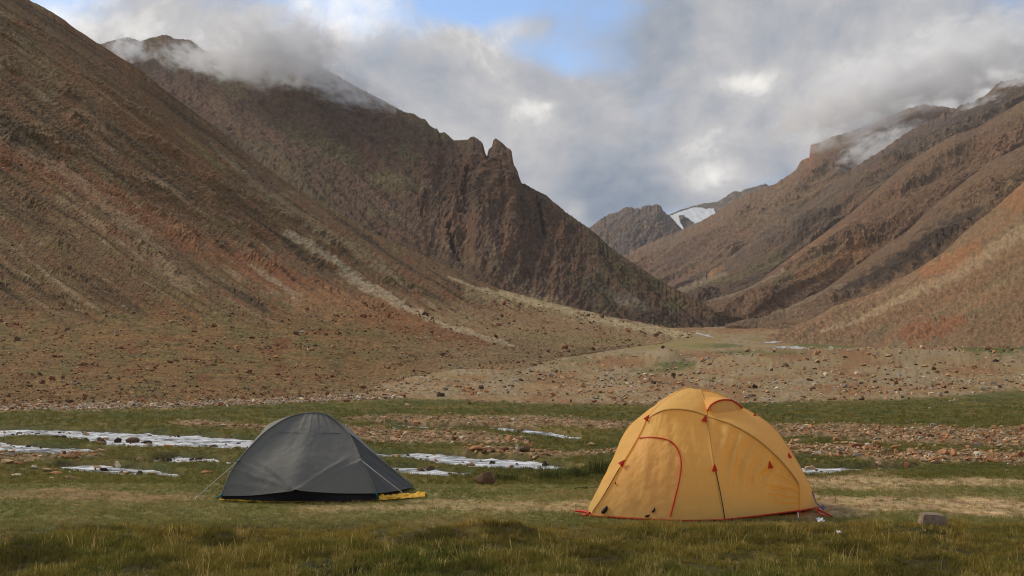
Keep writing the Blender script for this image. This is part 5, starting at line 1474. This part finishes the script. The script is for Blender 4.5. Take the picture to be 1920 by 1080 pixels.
def grass(name, P, size, idx, colr):
    n = len(P)
    me = bpy.data.meshes.new(name); me.vertices.add(n); me.vertices.foreach_set('co', np.asarray(P, np.float32).ravel())
    a = me.attributes.new('size', 'FLOAT', 'POINT'); a.data.foreach_set('value', np.asarray(size, np.float32))
    a = me.attributes.new('kind_index', 'INT', 'POINT'); a.data.foreach_set('value', np.asarray(idx, np.int32))
    tr = np.zeros((n, 3), np.float32); tr[:, 2] = RNG.uniform(0, 6.28, n); tr[:, 0] = RNG.normal(0, .12, n); tr[:, 1] = RNG.normal(.06, .12, n)
    a = me.attributes.new('turn', 'FLOAT_VECTOR', 'POINT'); a.data.foreach_set('vector', tr.ravel())
    c4 = np.ones((n, 4), np.float32); c4[:, :3] = np.clip(colr, .004, 1)
    a = me.attributes.new('tcol', 'FLOAT_COLOR', 'POINT'); a.data.foreach_set('color', c4.ravel())
    o = bpy.data.objects.new(name, me); COL.objects.link(o)
    md = o.modifiers.new('grow', 'NODES'); md.node_group = GROW
    tag(o, kind='stuff')
    return o

GREEN, OLIVE, STRAW, GOLD, TUSSOCK_SHADE = srgb(86, 88, 28, 1.7), srgb(114, 100, 34, 1.7), srgb(178, 150, 84, 1.5), srgb(158, 120, 44, 1.55), srgb(58, 46, 28, 1.2)
# foreground sward
n = 52000
Y = RNG.uniform(6.3, 12.0, n); X = RNG.uniform(-.58, .58, n) * Y
px, py = meadow_px(X, Y)
dk = dark_mask(px, py)
edge = 10.75 + .75 * fbm(X * .55, Y * .3, 303, 3) + .35 * RNG.normal(size=n) + .5 * (np.abs(X - 2.25) < 1.5)
keep = (Y < edge) & (RNG.uniform(size=n) > -1) & ((Y < 11.22) | (np.abs(X - 2.25) > 1.45))
keep &= RNG.uniform(size=n) < .45 + .9 * sstep(fbm(X * 2.2, Y * 2.2, 309, 3), -.5, .35)
X, Y, px, py, dk = X[keep], Y[keep], px[keep], py[keep], dk[keep]; n = len(X)
Z = ground_z(X, Y)
c1 = fbm(X * .7, Y * .9, 304, 3); c2 = fbm(X * 3, Y * 3, 305, 2); rn = RNG.normal(0, 1, n)
col = np.broadcast_to(OLIVE, (n, 3)).copy()
col = mixc(col, GREEN, sstep(c1 + .4 * c2 + .25 * rn, -.3, .5))
col = mixc(col, GOLD, sstep(Y + .5 * rn + .9 * c2, 9.5, 11.3) * .5)
col = mixc(col, STRAW, sstep(rn + c2, 1.1, 1.8) * .8)
col = mixc(col, mixc(np.broadcast_to(srgb(80, 76, 30, 1.3), col.shape), TUSSOCK_SHADE, sstep(rn, .3, .9)), dk * .7)  # shaded tussock sides painted into the blade colour
idx = RNG.integers(0, 5, n); st = RNG.uniform(size=n) < .035 * (1 - dk); idx[st] = RNG.integers(5, 7, st.sum()); col[st] = STRAW * RNG.uniform(.7, 1.1, (st.sum(), 1))
grass('foreground_grass', np.stack([X, Y, Z], -1), RNG.uniform(.55, 1.2, n) * (1 - .12 * dk) * np.clip(.85 + .7 * fbm(X * 1.6, Y * 1.6, 310, 3), .35, 1.6) * (1 - .45 * sstep(Y, 10.2, 11.4)), idx, col * RNG.uniform(.6, 1.3, (n, 1)))
# cropped turf round the tents
n = 44000
Y = RNG.uniform(10.9, 16.6, n); X = RNG.uniform(-.56, .56, n) * Y
zz = zones(X, Y)
ok = (RNG.uniform(size=n) > zz[4] * .8) & (zz[2] < .1); X, Y = X[ok], Y[ok]; n = len(X)
ok = ~((np.abs((X - 2.2) / 1.15) < 1) & (np.abs(Y - 12.5) < .95)) & ~((np.abs(X + 2.6) < .98) & (Y > 12.92) & (Y < 15)); X, Y = X[ok], Y[ok]; n = len(X)
rn = RNG.normal(0, 1, n); c1 = fbm(X * .8, Y * .6, 306, 3)
col = mixc(np.broadcast_to(srgb(120, 114, 54, 1.6), (n, 3)).copy(), srgb(152, 128, 78, 1.6), sstep(c1 + .4 * rn, 0, .9)); col = mixc(col, srgb(98, 102, 42, 1.6), sstep(c1 + .3 * rn, -.2, -.8))
grass('turf', np.stack([X, Y, ground_z(X, Y)], -1), RNG.uniform(.25, .6, n), RNG.integers(0, 5, n), col * RNG.uniform(.6, 1.25, (n, 1)))
# meadow by the channels
n = 42000
py = RNG.uniform(750, 905, n); px = RNG.uniform(-60, 1980, n); Y = 3200 / (py - 690); X = (px - CX) / FPX * Y
zz = zones(X, Y)
ok = (RNG.uniform(size=n) > np.maximum(zz[3] * .85, np.maximum(zz[4] * .9, sstep(zz[2], .02, .15)))) & (zz[5] > .5); X, Y, px, py = X[ok], Y[ok], px[ok], py[ok]; n = len(X)
rn = RNG.normal(0, 1, n); c1 = fbm(X * .5, Y * .35, 307, 3)
col = mixc(np.broadcast_to(srgb(104, 94, 36, 1.6), (n, 3)).copy(), srgb(76, 78, 30, 1.6), sstep(c1 + .3 * rn, -.2, .5)); col = mixc(col, srgb(138, 114, 50, 1.6), sstep(rn + c1, 1.0, 1.8))
long_ = np.exp(-((px - 1060) / 150) ** 2 - ((py - 888) / 14) ** 2)
col = mixc(col, srgb(84, 86, 44, 1.45), long_)
grass('meadow_grass', np.stack([X, Y, ground_z(X, Y)], -1), RNG.uniform(.5, 1.0, n) * np.clip(Y / 22, .8, 1.5) * (1 + .8 * long_), RNG.integers(0, 5, n), col * RNG.uniform(.75, 1.15, (n, 1)))
# rank grass clumps on the bank left of the yellow tent
def clump(px, py, w_, hpx, label):
    P = flat_pt(px, py); s_ = P[1] / FPX; r = np.random.default_rng(int(px))
    V, F = tuft(int(px), 150, hpx * s_ * 1.1, w_ * s_ * .5, .005, .35)
    c = srgb(78, 80, 40, 1.4) * np.repeat(r.uniform(.7, 1.3, (150, 1)), 5, 0)
    o = mesh_np('grass_clump', V, F, M_CLUMP, False, c); o.location = P
    tag(o, label, 'grass clump')
m, t = new_mat('rank_grass'); d = t.n('ShaderNodeBsdfDiffuse'); t.link(t.n('ShaderNodeAttribute', attribute_name='tint').outputs[0], d.inputs[0]); out(t, d.outputs[0]); M_CLUMP = m
clump(1030, 896, 44, 20, 'low green grass clump on the bank, leftmost of the row by the stream')
clump(1085, 893, 40, 20, 'middle green grass clump of the row by the stream')
clump(1125, 889, 44, 34, 'tall green grass clump against the left side of the yellow tent')
clump(950, 898, 40, 16, 'small grass clump just right of the lone brown boulder')

# ------------------------------------------------------------------ clouds lying on the mountains
def cloud(px, py, Y, wpx, hpx, dpt, dens, seed, nsc=3.0, thr=.0, tilt=0.0):
    P = W(px, py, Y); s_ = Y / FPX
    bm = bmesh.new(); bmesh.ops.create_icosphere(bm, subdivisions=3, radius=1.0)
    for v in bm.verts:
        c = v.co; v.co = c * (1 + .12 * float(pn(c.x * 2 + seed, c.y * 2 + c.z * 1.7, seed)))
    me = bpy.data.meshes.new('cloud'); bm.to_mesh(me); bm.free()
    o = bpy.data.objects.new('cloud', me); COL.objects.link(o); o.location = P
    o.scale = (wpx * s_ * .5, dpt, hpx * s_ * .5); o.rotation_euler = (0, tilt, 0)
    m, t = new_mat('cloud_vapour')
    ob = t.n('ShaderNodeTexCoord').outputs['Object']
    r = t.vm('LENGTH', ob)
    asp = (wpx / hpx)
    v = t.vm('MULTIPLY', t.vm('ADD', ob, (seed * 1.7, seed * .9, seed * 2.3)), (asp ** .5, 1.0, 1.0))
    nz = t.noise(v, nsc * 1.15, 8.0, .64, .5)
    f = t.m('SUBTRACT', t.m('ADD', t.m('SUBTRACT', 1.0, r), t.m('MULTIPLY', t.m('SUBTRACT', nz, .5), 4.2)), thr + .12)
    den = t.m('MULTIPLY', t.m('MULTIPLY', t.ss(f, 0.02, 1.0), t.ss(r, .98, .70)), dens * 2.2)
    vol = t.n('ShaderNodeVolumePrincipled'); vol.inputs['Color'].default_value = (1.0, 1.0, 1.0, 1)
    vol.inputs['Anisotropy'].default_value = 0.0
    t.link(den, vol.inputs['Density'])
    oo = t.n('ShaderNodeOutputMaterial'); t.link(vol.outputs[0], oo.inputs['Volume'])
    me.materials.append(m)
    tag(o, kind='stuff')
    return o
cloud(510, 88, 1880, 320, 190, 160, .024, 1, 2.4, .0, .06)
cloud(420, 110, 2000, 220, 90, 130, .016, 9, 2.6, .05, -.05)
cloud(640, 160, 1800, 320, 90, 110, .010, 2, 2.8, .08, .35)
cloud(243, 94, 2350, 100, 80, 110, .016, 3, 2.4, .05)
cloud(345, 108, 2200, 150, 60, 120, .010, 7, 2.6, .12)
cloud(1620, 185, 2950, 470, 190, 200, .013, 4, 2.4, -.02, -.3)
cloud(1655, 272, 2750, 260, 85, 110, .010, 5, 2.6, .02, -.35)
cloud(1810, 115, 2850, 470, 220, 190, .012, 6, 2.4, -.02, -.2)
cloud(1835, 205, 2380, 130, 60, 80, .013, 8, 2.2, .08, -.4)
cloud(1915, 150, 2450, 130, 60, 80, .013, 10, 2.2, .05, -.3)

# ------------------------------------------------------------------ thin haze in the valley air
bpy.context.view_layer.update()
zlo, zhi = 0.0, 0.0
for ob_ in list(COL.objects):
    if ob_.get('kind') == 'structure' or ob_.name.startswith('cloud'):
        zs = [(ob_.matrix_world @ Vector(c)).z for c in ob_.bound_box]
        zlo, zhi = min(zlo, min(zs)), max(zhi, max(zs))
bm = bmesh.new(); bmesh.ops.create_cube(bm, size=1.0)
for v in bm.verts: v.co = (v.co.x * 18000, v.co.y * 18000, zlo - 1 if v.co.z < 0 else zhi + 20)
me = bpy.data.meshes.new('haze'); bm.to_mesh(me); bm.free()
m, t = new_mat('valley_haze')
vol = t.n('ShaderNodeVolumePrincipled'); vol.inputs['Color'].default_value = (.95, .96, 1.0, 1); vol.inputs['Density'].default_value = 3.0e-5
oo = t.n('ShaderNodeOutputMaterial'); t.link(vol.outputs[0], oo.inputs['Volume'])
me.materials.append(m)
hz = bpy.data.objects.new('haze', me); COL.objects.link(hz); tag(hz, kind='stuff')
